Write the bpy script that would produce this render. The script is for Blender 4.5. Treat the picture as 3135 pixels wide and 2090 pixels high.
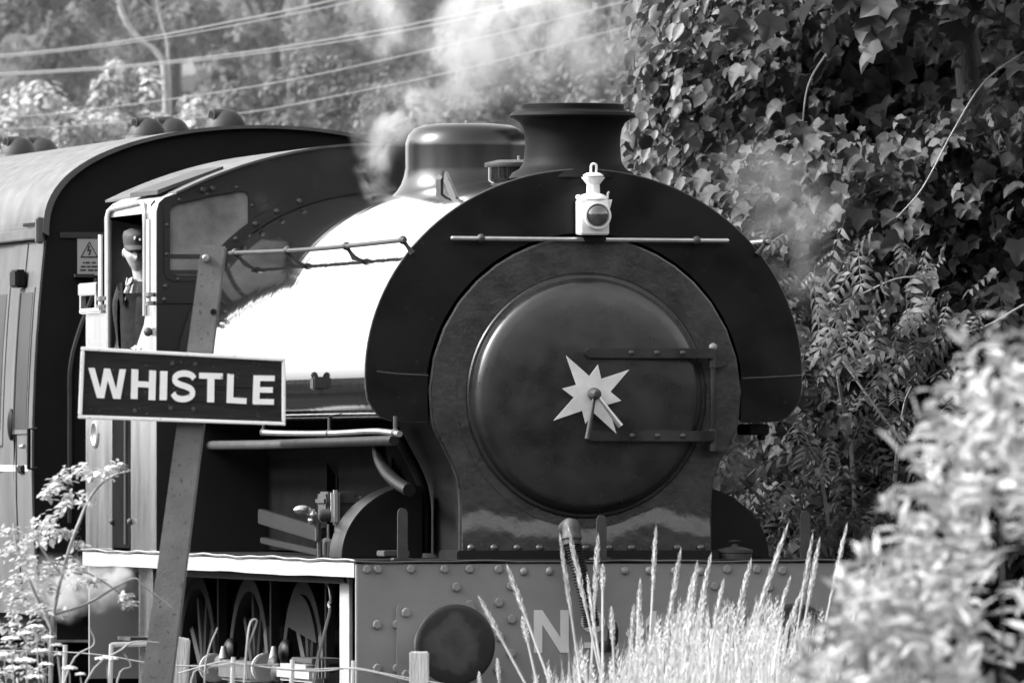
import bpy, bmesh, math, random
import numpy as np
from mathutils import Vector, Matrix, Euler
from mathutils.geometry import tessellate_polygon

sc = bpy.context.scene
for o in list(bpy.data.objects): bpy.data.objects.remove(o)
COL = sc.collection
R = math.radians
random.seed(11); rng = np.random.default_rng(11)

# ------------------------------------------------------------------ camera
TH = R(12.0)                                # loco axis runs +Y; we look 12 degrees off it
V = Vector((math.sin(TH), math.cos(TH), 0)); RT = Vector((math.cos(TH), -math.sin(TH), 0)); UP = Vector((0, 0, 1))
FPX, CX, HY = 28000.0, 1176.0, 1060.0       # focal length, centre column and horizon row on a 2352 px wide picture
ZB = 1.45                                   # running plate height above rail
CAM = Vector((0, 0, ZB)) - V*65 - RT*0.485 + UP*0.534
ZC = CAM.z
cd = bpy.data.cameras.new('camera'); cam = bpy.data.objects.new('camera', cd); COL.objects.link(cam)
cam.location = CAM; cam.rotation_euler = (R(90), 0, -TH)
cd.sensor_width = 36; cd.lens = 36*FPX/2352; cd.shift_y = (HY-784)/2352
cd.clip_start = 0.5; cd.clip_end = 6000
cd.dof.use_dof = True; cd.dof.focus_distance = 66.0; cd.dof.aperture_fstop = 9.5; cd.dof.aperture_blades = 7
sc.camera = cam

# ------------------------------------------------------------------ sky, sun, exposure
SUN = Vector((-0.80, 0.13, 0.58)).normalized()      # towards the sun
w = bpy.data.worlds.new('World'); sc.world = w; w.use_nodes = True
nt = w.node_tree; nt.nodes.clear()
sky = nt.nodes.new('ShaderNodeTexSky'); sky.sky_type = 'NISHITA'; sky.sun_disc = False
sky.sun_elevation = math.asin(SUN.z); sky.sun_rotation = math.atan2(SUN.x, SUN.y); sky.dust_density = 2.0; sky.air_density = 1.2
bw = nt.nodes.new('ShaderNodeRGBToBW'); bg = nt.nodes.new('ShaderNodeBackground'); wo = nt.nodes.new('ShaderNodeOutputWorld')
nt.links.new(sky.outputs[0], bw.inputs[0]); nt.links.new(bw.outputs[0], bg.inputs[0]); nt.links.new(bg.outputs[0], wo.inputs[0])
bg.inputs[1].default_value = 0.15
sd = bpy.data.lights.new('sun', 'SUN'); sd.energy = 1.4; sd.angle = R(12); sd.color = (1, 1, 1)
so = bpy.data.objects.new('sun', sd); COL.objects.link(so); so.rotation_euler = SUN.to_track_quat('Z', 'Y').to_euler()
sc.view_settings.view_transform = 'Standard'; sc.view_settings.look = 'None'
sc.view_settings.exposure = 2.15; sc.view_settings.gamma = 1.0; sc.view_settings.use_curve_mapping = False
cy = sc.cycles; cy.max_bounces = 8; cy.diffuse_bounces = 3; cy.glossy_bounces = 4; cy.transmission_bounces = 4
cy.volume_bounces = 2; cy.transparent_max_bounces = 12; cy.caustics_reflective = False; cy.caustics_refractive = False
cy.use_denoising = True; cy.volume_step_rate = 1.0; cy.volume_max_steps = 128; cy.sample_clamp_indirect = 6

# ------------------------------------------------------------------ from a point of the picture to a point of the place, at a known plane
def ray(px, py): return V + RT*((px-CX)/FPX) + UP*((HY-py)/FPX)
def onY(px, py, Y): d = ray(px, py); return CAM + d*((Y-CAM.y)/d.y)
def onX(px, py, X): d = ray(px, py); return CAM + d*((X-CAM.x)/d.x)
def onD(px, py, D): return CAM + ray(px, py)*D
def z2(zx, zy): return ((1000+zx/1.96)*.75, (1290+zy/1.96)*.75)
def z3(zx, zy): return ((1935+zx/1.96)*.75, (1290+zy/1.96)*.75)

# ------------------------------------------------------------------ materials
def N(nt, t, **kw):
    n = nt.nodes.new(t)
    for k, v in kw.items(): setattr(n, k, v)
    return n
def g(v): return (v, v, v, 1)
def mat(name, base, rough=.5, metal=0., var=.0, vscale=4., vstretch=(1, 1, 1), bump=0., bscale=30., coat=0., spec=.5, spots=0., spotscale=60., spotcol=None, rvar=0., transl=0., coatr=.05, ior=1.5):
    m = bpy.data.materials.new(name); m.use_nodes = True; t = m.node_tree; L = t.links.new
    b = t.nodes['Principled BSDF']
    b.inputs['Roughness'].default_value = rough; b.inputs['Metallic'].default_value = metal
    b.inputs['Coat Weight'].default_value = coat; b.inputs['Coat Roughness'].default_value = coatr
    b.inputs['Specular IOR Level'].default_value = spec
    b.inputs['Base Color'].default_value = g(base); b.inputs['IOR'].default_value = ior
    tc = N(t, 'ShaderNodeTexCoord'); mp = N(t, 'ShaderNodeMapping'); mp.inputs['Scale'].default_value = vstretch
    L(tc.outputs['Object'], mp.inputs[0])
    if var or spots:
        n = N(t, 'ShaderNodeTexNoise'); n.inputs['Scale'].default_value = vscale; n.inputs['Detail'].default_value = 6; n.inputs['Roughness'].default_value = .6
        L(mp.outputs[0], n.inputs['Vector'])
        r = N(t, 'ShaderNodeMapRange'); r.inputs[1].default_value = .3; r.inputs[2].default_value = .7
        r.inputs[3].default_value = base*(1-var); r.inputs[4].default_value = base*(1+var); L(n.outputs[0], r.inputs[0])
        out = r.outputs[0]
        if spots:
            n2 = N(t, 'ShaderNodeTexNoise'); n2.inputs['Scale'].default_value = spotscale; n2.inputs['Detail'].default_value = 3
            L(tc.outputs['Object'], n2.inputs['Vector'])
            r2 = N(t, 'ShaderNodeMapRange'); r2.inputs[1].default_value = .68-.1*spots; r2.inputs[2].default_value = .74-.1*spots; L(n2.outputs[0], r2.inputs[0])
            mx = N(t, 'ShaderNodeMix'); L(r2.outputs[0], mx.inputs[0]); L(out, mx.inputs[2]); mx.inputs[3].default_value = spotcol if spotcol is not None else base*3
            out = mx.outputs[0]
        L(out, b.inputs['Base Color'])
    if rvar:
        n = N(t, 'ShaderNodeTexNoise'); n.inputs['Scale'].default_value = vscale*1.7; n.inputs['Detail'].default_value = 5; L(mp.outputs[0], n.inputs['Vector'])
        r = N(t, 'ShaderNodeMapRange'); r.inputs[1].default_value = .3; r.inputs[2].default_value = .7; r.inputs[3].default_value = max(.02, rough-rvar); r.inputs[4].default_value = rough+rvar
        L(n.outputs[0], r.inputs[0]); L(r.outputs[0], b.inputs['Roughness'])
    if bump:
        n = N(t, 'ShaderNodeTexNoise'); n.inputs['Scale'].default_value = bscale; n.inputs['Detail'].default_value = 4; L(mp.outputs[0], n.inputs['Vector'])
        bp = N(t, 'ShaderNodeBump'); bp.inputs['Strength'].default_value = bump; bp.inputs['Distance'].default_value = .02
        L(n.outputs[0], bp.inputs['Height']); L(bp.outputs[0], b.inputs['Normal']); L(bp.outputs[0], b.inputs['Coat Normal'])
    return m
def leafmat(name, lo, hi, rough=.35, transl=.35, spec=.5):
    m = bpy.data.materials.new(name); m.use_nodes = True; t = m.node_tree; L = t.links.new
    b = t.nodes['Principled BSDF']; o = t.nodes['Material Output']
    ge = N(t, 'ShaderNodeNewGeometry'); oi = N(t, 'ShaderNodeObjectInfo')
    ad = N(t, 'ShaderNodeMath', operation='ADD'); L(ge.outputs['Random Per Island'], ad.inputs[0]); L(oi.outputs['Random'], ad.inputs[1])
    fr = N(t, 'ShaderNodeMath', operation='FRACT'); L(ad.outputs[0], fr.inputs[0])
    r = N(t, 'ShaderNodeMapRange'); r.inputs[3].default_value = lo; r.inputs[4].default_value = hi; L(fr.outputs[0], r.inputs[0])
    L(r.outputs[0], b.inputs['Base Color']); b.inputs['Roughness'].default_value = rough; b.inputs['Specular IOR Level'].default_value = spec
    tr = N(t, 'ShaderNodeBsdfTranslucent'); L(r.outputs[0], tr.inputs[0])
    mx = N(t, 'ShaderNodeMixShader'); mx.inputs[0].default_value = transl
    L(b.outputs[0], mx.inputs[1]); L(tr.outputs[0], mx.inputs[2]); L(mx.outputs[0], o.inputs[0])
    return m

M = {}
M['tank'] = mat('tank_gloss_paint', .008, .07, coat=1., var=.25, vscale=1.5, bump=.06, bscale=1.0, vstretch=(.6, 5.5, .6), spec=.9, coatr=.03)
M['front'] = mat('satin_black_plate', .005, .42, var=.5, vscale=2.2, spec=.3, bump=.05, bscale=5, rvar=.14, spots=.1, spotscale=22, spotcol=.02)
M['smoke'] = mat('smokebox_rough_paint', .040, .28, var=.4, vscale=5, bump=.16, bscale=26, spots=.15, spotscale=34, spotcol=.06, rvar=.08, spec=.5, ior=1.75)
M['door'] = mat('smokebox_door_paint', .016, .32, var=.5, vscale=3.5, bump=.07, bscale=7, rvar=.12, spots=.2, spotscale=40, spotcol=.035, ior=1.7)
M['black'] = mat('black_paint', .007, .5, spec=.3, var=.3, vscale=4, bump=.03, bscale=40)
M['iron'] = mat('dull_iron', .045, .6, var=.3, vscale=8, bump=.08, bscale=60)
M['chim'] = mat('chimney_matt_black', .006, .6, var=.25, vscale=5, bump=.03, bscale=70, spec=.12)
M['dome'] = mat('dome_gloss_paint', .006, .26, ior=1.6, bump=.01, bscale=6)
M['deck'] = mat('footplate_grime', .02, .95, var=.5, vscale=14, spec=.04, bump=.3, bscale=80)
M['soot'] = mat('sooty_black', .006, .9, var=.4, vscale=5, spec=.05)
M['beam'] = mat('beam_red_paint', .215, .42, var=.12, vscale=3, bump=.03, bscale=14, spots=.05, spotscale=30, spotcol=.19)
M['cabf'] = mat('cab_front_paint', .015, .35, var=.2, vscale=4, bump=.04, bscale=8, coat=.2)
M['cabs'] = mat('cab_side_paint', .17, .2, var=.6, vscale=3, vstretch=(1, 2.0, .45), coat=1., coatr=.12, rvar=.08, bump=.10, bscale=2.2)  # streaky reflections put into the colour as vertical streaks, besides the gloss
M['edge'] = mat('pale_platform_edge', .33, .45, var=.18, vscale=6, bump=.05, bscale=12)
M['steel'] = mat('bright_steel', .55, .3, metal=.85, var=.2, vscale=9, bump=.04, bscale=25)
M['brass'] = mat('polished_star', .82, .38, metal=.25, var=.12, vscale=14)
M['bface'] = mat('buffer_face_worn', .010, .5, var=.4, vscale=7, bump=.1, bscale=20)
def _bf():                                    # greasy black rim, greyer worn middle with a blotchy edge
    t = M['bface'].node_tree; L = t.links.new; b = t.nodes['Principled BSDF']
    tc = N(t, 'ShaderNodeTexCoord'); n = N(t, 'ShaderNodeTexNoise'); n.inputs['Scale'].default_value = 9; n.inputs['Detail'].default_value = 5; L(tc.outputs['Object'], n.inputs['Vector'])
    ln = N(t, 'ShaderNodeVectorMath', operation='MULTIPLY'); ln.inputs[1].default_value = (1, 0, 1); L(tc.outputs['Object'], ln.inputs[0])
    le = N(t, 'ShaderNodeVectorMath', operation='LENGTH'); L(ln.outputs[0], le.inputs[0])
    ml = N(t, 'ShaderNodeMath', operation='MULTIPLY_ADD'); L(n.outputs[0], ml.inputs[0]); ml.inputs[1].default_value = .22; L(le.outputs['Value'], ml.inputs[2])
    r = N(t, 'ShaderNodeValToRGB'); L(ml.outputs[0], r.inputs[0]); e = r.color_ramp.elements
    e[0].position = .12; e[0].color = g(.022); e[1].position = .27; e[1].color = g(.009)
    x = e.new(.19); x.color = g(.055); x = e.new(.235); x.color = g(.04)
    L(r.outputs[0], b.inputs['Base Color'])
_bf()
M['white'] = mat('white_enamel', .80, .35, var=.05, vscale=8)
M['lens'] = mat('lamp_lens', .06, .04, coat=1., spec=.9)
M['wheel'] = mat('wheel_paint', .010, .6, spec=.3, var=.3, vscale=6)
M['rubber'] = mat('hose_rubber', .02, .45, bump=.05, bscale=50)
M['glass'] = mat('greyed_glass', .24, .08, var=.6, vscale=2.6, spec=.8)  # reflection and view through the glass put into a mottled grey colour
M['pane'] = mat('carriage_glass', .016, .4, var=.5, vscale=2.5, spec=.15)
M['inner'] = mat('cab_inside_paint', .22, .6, var=.2)
M['coach'] = mat('coach_paint', .10, .55, var=.25, vscale=4, vstretch=(1, 1, .4), spec=.2)
M['cend'] = mat('coach_end_black', .007, .6, spec=.2, var=.3, vscale=3)
M['croof'] = mat('coach_roof_grey', .085, .5, var=.28, vscale=3.2, vstretch=(2.5, .8, 1), bump=.03, bscale=6, rvar=.1, spots=.15, spotscale=9, spotcol=.05)
M['vent'] = mat('roof_vent_grey', .03, .6, var=.4, vscale=8)
M['plate'] = mat('notice_plate', .38, .4, var=.1)
M['ink'] = mat('printed_ink', .03, .5)
M['dimletter'] = mat('dim_lettering', .055, .5)
M['letter'] = mat('pale_lettering', .6, .45, var=.06, vscale=8)
M['board'] = mat('sign_board_paint', .011, .5, spec=.35, var=.7, vscale=5, vstretch=(1, 1, 9), bump=.12, bscale=14, spots=.1, spotscale=70, spotcol=.12)
M['signw'] = mat('sign_white_paint', .86, .45, var=.06, vscale=9, spots=.06, spotscale=45, spotcol=.35)
M['post'] = mat('concrete_post', .17, .85, var=.22, vscale=7, bump=.12, bscale=90, spots=.5, spotscale=50, spotcol=.09)
M['wood'] = mat('weathered_wood', .52, .75, var=.3, vscale=6, vstretch=(6, 6, .6), bump=.3, bscale=18)
M['wire'] = mat('galvanised_wire', .5, .4, metal=.3)
M['cable'] = mat('overhead_cable', .5, .5)
M['skin'] = mat('skin', .38, .5, var=.06, vscale=20)
M['cloth'] = mat('dark_cloth', .009, spec=.2, rough= .85, var=.4, vscale=14, bump=.3, bscale=30)
M['jacket'] = mat('jacket_cloth', .022, spec=.2, rough=.85, var=.4, vscale=10, bump=.4, bscale=25)
M['cap'] = mat('cap_cloth', .05, .75, var=.2, vscale=20)
M['shirt'] = mat('shirt_cotton', .32, .8)
M['hair'] = mat('grey_hair', .35, .7)
M['bark'] = mat('bark', .035, .9, var=.4, vscale=9, vstretch=(3, 3, .5), bump=.5, bscale=20)
M['twig'] = mat('pale_twig', .30, .8, var=.3, vscale=12)
M['ground'] = mat('ground_soil', .022, .95, spec=0, var=.5, vscale=.8, bump=.5, bscale=5)
M['ballast'] = mat('ballast', .06, .95, var=.6, vscale=20, bump=.8, bscale=28)
M['rail'] = mat('rail_steel', .2, .4, metal=.6)
M['sleeper'] = mat('sleeper_wood', .06, .9, var=.4, vscale=8)
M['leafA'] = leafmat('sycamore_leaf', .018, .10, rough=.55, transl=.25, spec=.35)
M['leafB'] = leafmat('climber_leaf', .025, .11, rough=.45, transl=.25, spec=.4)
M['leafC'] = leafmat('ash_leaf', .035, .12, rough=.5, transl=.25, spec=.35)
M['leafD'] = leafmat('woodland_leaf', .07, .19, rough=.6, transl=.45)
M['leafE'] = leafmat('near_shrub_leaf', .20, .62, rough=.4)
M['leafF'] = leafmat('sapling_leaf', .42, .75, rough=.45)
M['grass'] = leafmat('dry_grass', .42, .80, rough=.6, transl=.3)
M['flower'] = mat('umbel_flower', .75, .7)

# ------------------------------------------------------------------ mesh building
ORG = {}                                     # world origin of every parent
def origin(p): return ORG.get(p.name, Vector((0, 0, 0))) if p else Vector((0, 0, 0))
def thing(name, label, cat, loc=(0, 0, 0), group=None):
    o = bpy.data.objects.new(name, None); COL.objects.link(o); o.location = loc; o.empty_display_size = .2
    ORG[o.name] = Vector(loc); return tag(o, label, cat, group)
def tag(o, label=None, cat=None, group=None, kind=None):
    if label: o['label'] = label
    if cat: o['category'] = cat
    if group: o['group'] = group
    if kind: o['kind'] = kind
    return o
def link(name, me, parent=None, loc=None, label=None):
    """loc is a world position; the object sits relative to its parent"""
    o = bpy.data.objects.new(name, me); COL.objects.link(o)
    po = origin(parent); lw = Vector(loc) if loc is not None else po
    if parent: o.parent = parent
    o.location = lw - po; ORG[o.name] = lw
    if label: o['label'] = label
    return o
class MB:
    def __init__(s): s.v = []; s.f = []
    def add(s, v, f):
        k = len(s.v); s.v += [Vector(p) for p in v]; s.f += [tuple(i+k for i in q) for q in f]; return s
    def box(s, c, size, rot=None):
        x, y, z = [d/2 for d in size]; c = Vector(c)
        vs = [Vector((a*x, b*y, e*z)) for a in (-1, 1) for b in (-1, 1) for e in (-1, 1)]
        if rot is not None:
            m = rot if isinstance(rot, Matrix) else Euler(rot).to_matrix(); vs = [m @ p for p in vs]
        return s.add([c+p for p in vs], [(0, 1, 3, 2), (4, 6, 7, 5), (0, 4, 5, 1), (2, 3, 7, 6), (0, 2, 6, 4), (1, 5, 7, 3)])
    def bar(s, a, b, wd, th, up=(0, 0, 1)):
        a = Vector(a); b = Vector(b); d = (b-a); L = d.length; d.normalize(); u = Vector(up)
        x = d.cross(u).normalized(); u = x.cross(d)
        return s.box((a+b)/2, (L, wd, th), Matrix((d, x, u)).transposed())
    def tube(s, pts, r, n=10, cap=True):
        pts = [Vector(p) for p in pts]; rs = r if isinstance(r, (list, tuple)) else [r]*len(pts); v = []; f = []; pu = None
        for i, p in enumerate(pts):
            d = (pts[min(i+1, len(pts)-1)]-pts[max(i-1, 0)]).normalized()
            if pu is None:
                pu = d.orthogonal().normalized()
            pu = (pu - d*pu.dot(d)).normalized(); q = d.cross(pu)
            v += [p+(pu*math.cos(2*math.pi*k/n)+q*math.sin(2*math.pi*k/n))*rs[i] for k in range(n)]
        for i in range(len(pts)-1):
            for k in range(n): f.append((i*n+k, i*n+(k+1) % n, (i+1)*n+(k+1) % n, (i+1)*n+k))
        if cap: f.append(tuple(range(n))[::-1]); f.append(tuple((len(pts)-1)*n+k for k in range(n)))
        return s.add(v, f)
    def lathe(s, prof, c, axis=(0, 0, 1), n=40, sx=1., sy=1.):
        a = Vector(axis).normalized(); p = a.orthogonal().normalized()
        if abs(a.z) > .9: p = Vector((1, 0, 0))
        q = a.cross(p); c = Vector(c); v = []; f = []
        for (r, h) in prof:
            for k in range(n):
                t = 2*math.pi*k/n; v.append(c+a*h+(p*math.cos(t)*sx+q*math.sin(t)*sy)*r)
        for i in range(len(prof)-1):
            for k in range(n): f.append((i*n+k, i*n+(k+1) % n, (i+1)*n+(k+1) % n, (i+1)*n+k))
        if prof[0][0] > 1e-5: f.append(tuple(range(n))[::-1])
        if prof[-1][0] > 1e-5: f.append(tuple((len(prof)-1)*n+k for k in range(n)))
        return s.add(v, f)
    def prism(s, loops, O, U, W, D):
        """loops of 2-D points (first the outline, then holes); O origin, U,W axes, D extrusion vector"""
        if not isinstance(loops[0][0], (tuple, list)): loops = [loops]
        O = Vector(O); U = Vector(U); W = Vector(W); D = Vector(D)
        flat = [p for l in loops for p in l]; n = len(flat)
        tris = tessellate_polygon([[Vector((p[0], p[1], 0)) for p in l] for l in loops])
        v = [O+U*p[0]+W*p[1] for p in flat]; v += [p+D for p in v]
        f = [tuple(t) for t in tris]+[tuple(i+n for i in t[::-1]) for t in tris]; k = 0
        for l in loops:
            m = len(l)
            for i in range(m): f.append((k+i, k+(i+1) % m, n+k+(i+1) % m, n+k+i))
            k += m
        return s.add(v, f)
    def sphere(s, c, r, nu=14, nv=8, sc=(1, 1, 1)):
        c = Vector(c); v = []; f = []
        for j in range(nv+1):
            ph = math.pi*j/nv
            for i in range(nu):
                t = 2*math.pi*i/nu; v.append(c+Vector((r*sc[0]*math.sin(ph)*math.cos(t), r*sc[1]*math.sin(ph)*math.sin(t), r*sc[2]*math.cos(ph))))
        for j in range(nv):
            for i in range(nu): f.append((j*nu+i, (j+1)*nu+i, (j+1)*nu+(i+1) % nu, j*nu+(i+1) % nu))
        return s.add(v, f)
    def mesh(s, name, m, off=Vector((0, 0, 0)), smooth=40, bevel=0., seg=2, weld=True):
        me = bpy.data.meshes.new(name); me.from_pydata([p-off for p in s.v], [], s.f)
        b = bmesh.new(); b.from_mesh(me)
        if weld: bmesh.ops.remove_doubles(b, verts=b.verts, dist=1e-5)
        bmesh.ops.dissolve_degenerate(b, edges=b.edges, dist=1e-6)
        bmesh.ops.recalc_face_normals(b, faces=b.faces)
        if bevel:
            es = [e for e in b.edges if len(e.link_faces) == 2 and e.calc_face_angle(0) > R(35)]
            bmesh.ops.bevel(b, geom=es, offset=bevel, segments=seg, affect='EDGES', clamp_overlap=True)
        b.to_mesh(me); b.free()
        if smooth:
            me.shade_smooth(); me.set_sharp_from_angle(angle=R(smooth))
        if m: me.materials.append(M[m] if isinstance(m, str) else m)
        return me
    def build(s, name, m, parent=None, at=None, label=None, **kw):
        lw = Vector(at) if at is not None else origin(parent)
        return link(name, s.mesh(name, m, lw, **kw), parent, lw, label)
def npmesh(name, verts, faces_flat, loop_total, m, smooth=False):
    me = bpy.data.meshes.new(name); nv = len(verts); nf = len(loop_total)
    me.vertices.add(nv); me.vertices.foreach_set('co', np.asarray(verts, np.float32).ravel())
    me.loops.add(len(faces_flat)); me.loops.foreach_set('vertex_index', np.asarray(faces_flat, np.int32))
    me.polygons.add(nf); ls = np.concatenate([[0], np.cumsum(loop_total)[:-1]])
    me.polygons.foreach_set('loop_start', ls.astype(np.int32)); me.polygons.foreach_set('loop_total', np.asarray(loop_total, np.int32))
    me.update(calc_edges=True); me.validate()
    if smooth: me.shade_smooth()
    me.materials.append(M[m]); return me
def arc(cx, cz, r, a0, a1, n, rz=None): return [(cx+r*math.cos(R(a0+(a1-a0)*i/n)), cz+(rz or r)*math.sin(R(a0+(a1-a0)*i/n))) for i in range(n+1)]
def rrect(x0, z0, x1, z1, r, n=5):
    return arc(x1-r, z0+r, r, -90, 0, n)+arc(x1-r, z1-r, r, 0, 90, n)+arc(x0+r, z1-r, r, 90, 180, n)+arc(x0+r, z0+r, r, 180, 270, n)
def spl(pts, n=8):
    """Catmull-Rom through the points"""
    P = [Vector(p) for p in pts]; P = [2*P[0]-P[1]]+P+[2*P[-1]-P[-2]]; out = []
    for i in range(1, len(P)-2):
        for k in range(n):
            t = k/n; a, b, c, d = P[i-1:i+3]
            out.append(.5*((2*b)+(c-a)*t+(2*a-5*b+4*c-d)*t*t+(3*b-a-3*c+d)*t**3))
    return out+[P[-2]]
XZ = ((1, 0, 0), (0, 0, 1))

# ================================================================== ground
def sst(a, b, x): t = np.clip((x-a)/(b-a), 0, 1); return t*t*(3-2*t)
def ground_z(x, y):
    x = np.asarray(x, float); y = np.asarray(y, float)
    z = -.35+0*x
    bank = 5.5*sst(2.6, 9.5, x)*sst(-26, 2, y)                     # cutting side right of the line
    hill = 30*sst(0, 40, x-.05*np.maximum(y-20, 0))*sst(60, 200, y)   # wooded hill far behind
    near = .85*sst(-6, -13, x)*sst(25, 5, y)*sst(-75, -45, y) + .85*sst(-4.0, -11, y+.25*x)*sst(-75, -45, y)*.6   # lineside strip with the sign and grass
    near = np.minimum(near, .85)
    return z+np.maximum(bank, hill)+near+.06*np.sin(x*.9+y*.35)*np.cos(y*.7)*np.minimum(1, np.abs(x)/6)
ax = np.concatenate([-np.geomspace(1600, 42, 16), np.linspace(-40, 40, 90), np.geomspace(42, 1600, 16)])
gx, gy = np.meshgrid(ax, np.concatenate([-np.geomspace(1600, 82, 12), np.linspace(-80, 130, 150), np.geomspace(133, 2200, 16)]), indexing='ij')
gz = ground_z(gx, gy); nx, ny = gx.shape
idx = np.arange(nx*ny).reshape(nx, ny)
fq = np.stack([idx[:-1, :-1], idx[1:, :-1], idx[1:, 1:], idx[:-1, 1:]], -1).reshape(-1, 4)
tag(link('ground', npmesh('ground', np.stack([gx, gy, gz], -1).reshape(-1, 3), fq.ravel(), np.full(len(fq), 4), 'ground', True)), kind='structure')
b_ = MB(); b_.prism([(-2.2, -.34), (2.2, -.34), (1.7, -.16), (-1.7, -.16)], (0, -90, 0), *XZ, (0, 220, 0)); tag(b_.build('ballast', 'ballast'), kind='structure')
for sx in (-1, 1):
    b_ = MB(); b_.prism([(-.07, -.14), (.07, -.14), (.07, -.13), (.012, -.115), (.012, -.04), (.034, -.03), (.034, 0), (-.034, 0), (-.034, -.03), (-.012, -.04), (-.012, -.115), (-.07, -.13)], (sx*.752, -90, 0), *XZ, (0, 220, 0))
    tag(b_.build('rail', 'rail'), kind='structure')
slm = MB().box((0, 0, 0), (2.6, .25, .13)).mesh('sleeper', 'sleeper', bevel=.01)
for i in range(40): tag(link('sleeper', slm, None, (0, -6+.76*i, -.205)), kind='structure')

# ================================================================== locomotive
LOCO = thing('saddle_tank_locomotive', 'large dark saddle tank steam locomotive with eight-pointed star on its smokebox door', 'locomotive', (0, 0, 0))
ZS = 2.337                                     # boiler centre line
# ---- buffer beam
beam = MB().box((0, .02, (ZB+.70)/2-.004), (2.68, .04, ZB-.70-.008)).build('buffer_beam', 'beam', LOCO, bevel=.004)
hexb = MB().lathe([(.024, 0), (.024, .012), (.020, .018), (.0, .018)], (0, 0, 0), (0, -1, 0), n=6).mesh('bolt', 'beam', bevel=.002)
domb = MB().lathe([(.023, 0), (.022, .008), (.016, .016), (.007, .02), (0, .0205)], (0, 0, 0), (0, -1, 0), n=14).mesh('rivet', 'beam')
doms = domb.copy(); doms.materials.clear(); doms.materials.append(M['smoke'])
def stud(nm, me, px, py, Y, par, s=1.): o = link(nm, me, par, onY(px, py, Y)); o.scale = (s, s, s); o.rotation_euler.y = random.uniform(0, 1); return o
for p in [(243, 885), (307, 885), (507, 884), (707, 884), (858, 884), (1033, 884), (778, 992), (1108, 985), (858, 1098), (1033, 1085), (1110, 1185), (303, 1217), (421, 1217), (1040, 1290), (1110, 1390), (303, 1480), (421, 1480), (1030, 1490)]:
    stud('bolt', hexb, *z2(*p), 0, beam, 1.0 if p[1] < 900 else 1.12)
for p in [(1185, 900), (1338, 898), (1640, 897), (1790, 895), (1937, 895), (2090, 897), (2245, 900)]: stud('rivet', domb, *z2(*p), 0, beam)
for p in [(572, 885), (750, 885), (903, 893), (495, 987), (825, 993), (565, 1090)]: stud('bolt', hexb, *z3(*p), 0, beam)
def flat_letter(nm, loops, x, z, wd, ht, Y, m, par, O=None, U=(1, 0, 0), W=(0, 0, 1), th=.003, D=None):
    O = Vector((x, Y, z)) if O is None else O
    sl = [[(p[0]*wd, p[1]*ht) for p in l] for l in loops]
    return MB().prism(sl, O, U, W, D if D is not None else (0, -th, 0)).build(nm, m, par, smooth=0)
def ribbon(pts, hw):
    Lp = []; Rp = []
    for i, p in enumerate(pts):
        a = pts[max(i-1, 0)]; b = pts[min(i+1, len(pts)-1)]; d = Vector((b[0]-a[0], b[1]-a[1])).normalized()
        Lp.append((p[0]-d.y*hw, p[1]+d.x*hw)); Rp.append((p[0]+d.y*hw, p[1]-d.x*hw))
    return [Lp+Rp[::-1]]
def _S():
    pts = spl([(.94, .76, 0), (.83, .87, 0), (.60, .925, 0), (.34, .90, 0), (.17, .79, 0), (.19, .645, 0), (.37, .555, 0), (.62, .49, 0), (.83, .39, 0), (.86, .235, 0), (.71, .115, 0), (.46, .07, 0), (.22, .115, 0), (.08, .26, 0)], 4)
    return ribbon([(p.x, p.y) for p in pts], .105)
GL = {'N': [[(0, 0), (.24, 0), (.24, .66), (.76, 0), (1, 0), (1, 1), (.76, 1), (.76, .36), (.24, 1), (0, 1)]],
 'W': [[(0, 1), (.17, 1), (.29, .33), (.42, 1), (.58, 1), (.71, .33), (.83, 1), (1, 1), (.81, 0), (.62, 0), (.50, .60), (.38, 0), (.19, 0)]],
 'H': [[(0, 0), (.28, 0), (.28, .41), (.72, .41), (.72, 0), (1, 0), (1, 1), (.72, 1), (.72, .61), (.28, .61), (.28, 1), (0, 1)]],
 'I': [[(0, 0), (1, 0), (1, 1), (0, 1)]],
 'T': [[(.35, 0), (.65, 0), (.65, .8), (1, .8), (1, 1), (0, 1), (0, .8), (.35, .8)]],
 'L': [[(0, 0), (1, 0), (1, .2), (.33, .2), (.33, 1), (0, 1)]],
 'E': [[(0, 0), (1, 0), (1, .19), (.32, .19), (.32, .41), (.93, .41), (.93, .60), (.32, .60), (.32, .81), (1, .81), (1, 1), (0, 1)]],
 'S': _S(),
 'O': [arc(.5, .5, .5, 0, 354, 40), arc(.5, .5, .28, 0, 354, 40)[::-1]],
 'dash': [[(0, 0), (1, 0), (1, 1), (0, 1)]],
 '1': [[(.35, 0), (.7, 0), (.7, 1), (.48, 1), (.12, .78), (.12, .60), (.35, .70)]],
 'D': [[(0, 0), (.55, 0), (.85, .15), (1, .4), (1, .6), (.85, .85), (.55, 1), (0, 1)], [(.2, .17), (.2, .83), (.5, .83), (.72, .7), (.8, .5), (.72, .3), (.5, .17)]],
 'P': [[(0, 0), (.2, 0), (.2, .38), (.65, .38), (.95, .55), (.95, .85), (.65, 1), (0, 1)], [(.2, .55), (.2, .83), (.6, .83), (.74, .76), (.74, .62), (.6, .55)]],
 'U': [[(0, 1), (0, .2), (.25, 0), (.75, 0), (1, .2), (1, 1), (.8, 1), (.8, .25), (.68, .17), (.32, .17), (.2, .25), (.2, 1)]]}
GL['9'] = ribbon([(.5+.38*math.cos(R(a)), .66+.24*math.sin(R(a))) for a in range(-20, 325, 12)]+[(.88, .62), (.86, .40), (.76, .2), (.58, .08), (.3, .07), (.12, .12)], .10)
def bl(ch, x0, y0, x1, y1):
    a = onY(x0, y1, 0); b = onY(x1, y0, 0); flat_letter('letter', GL[ch], a.x, a.z, b.x-a.x, b.z-a.z, -.001, 'letter', beam)
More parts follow.
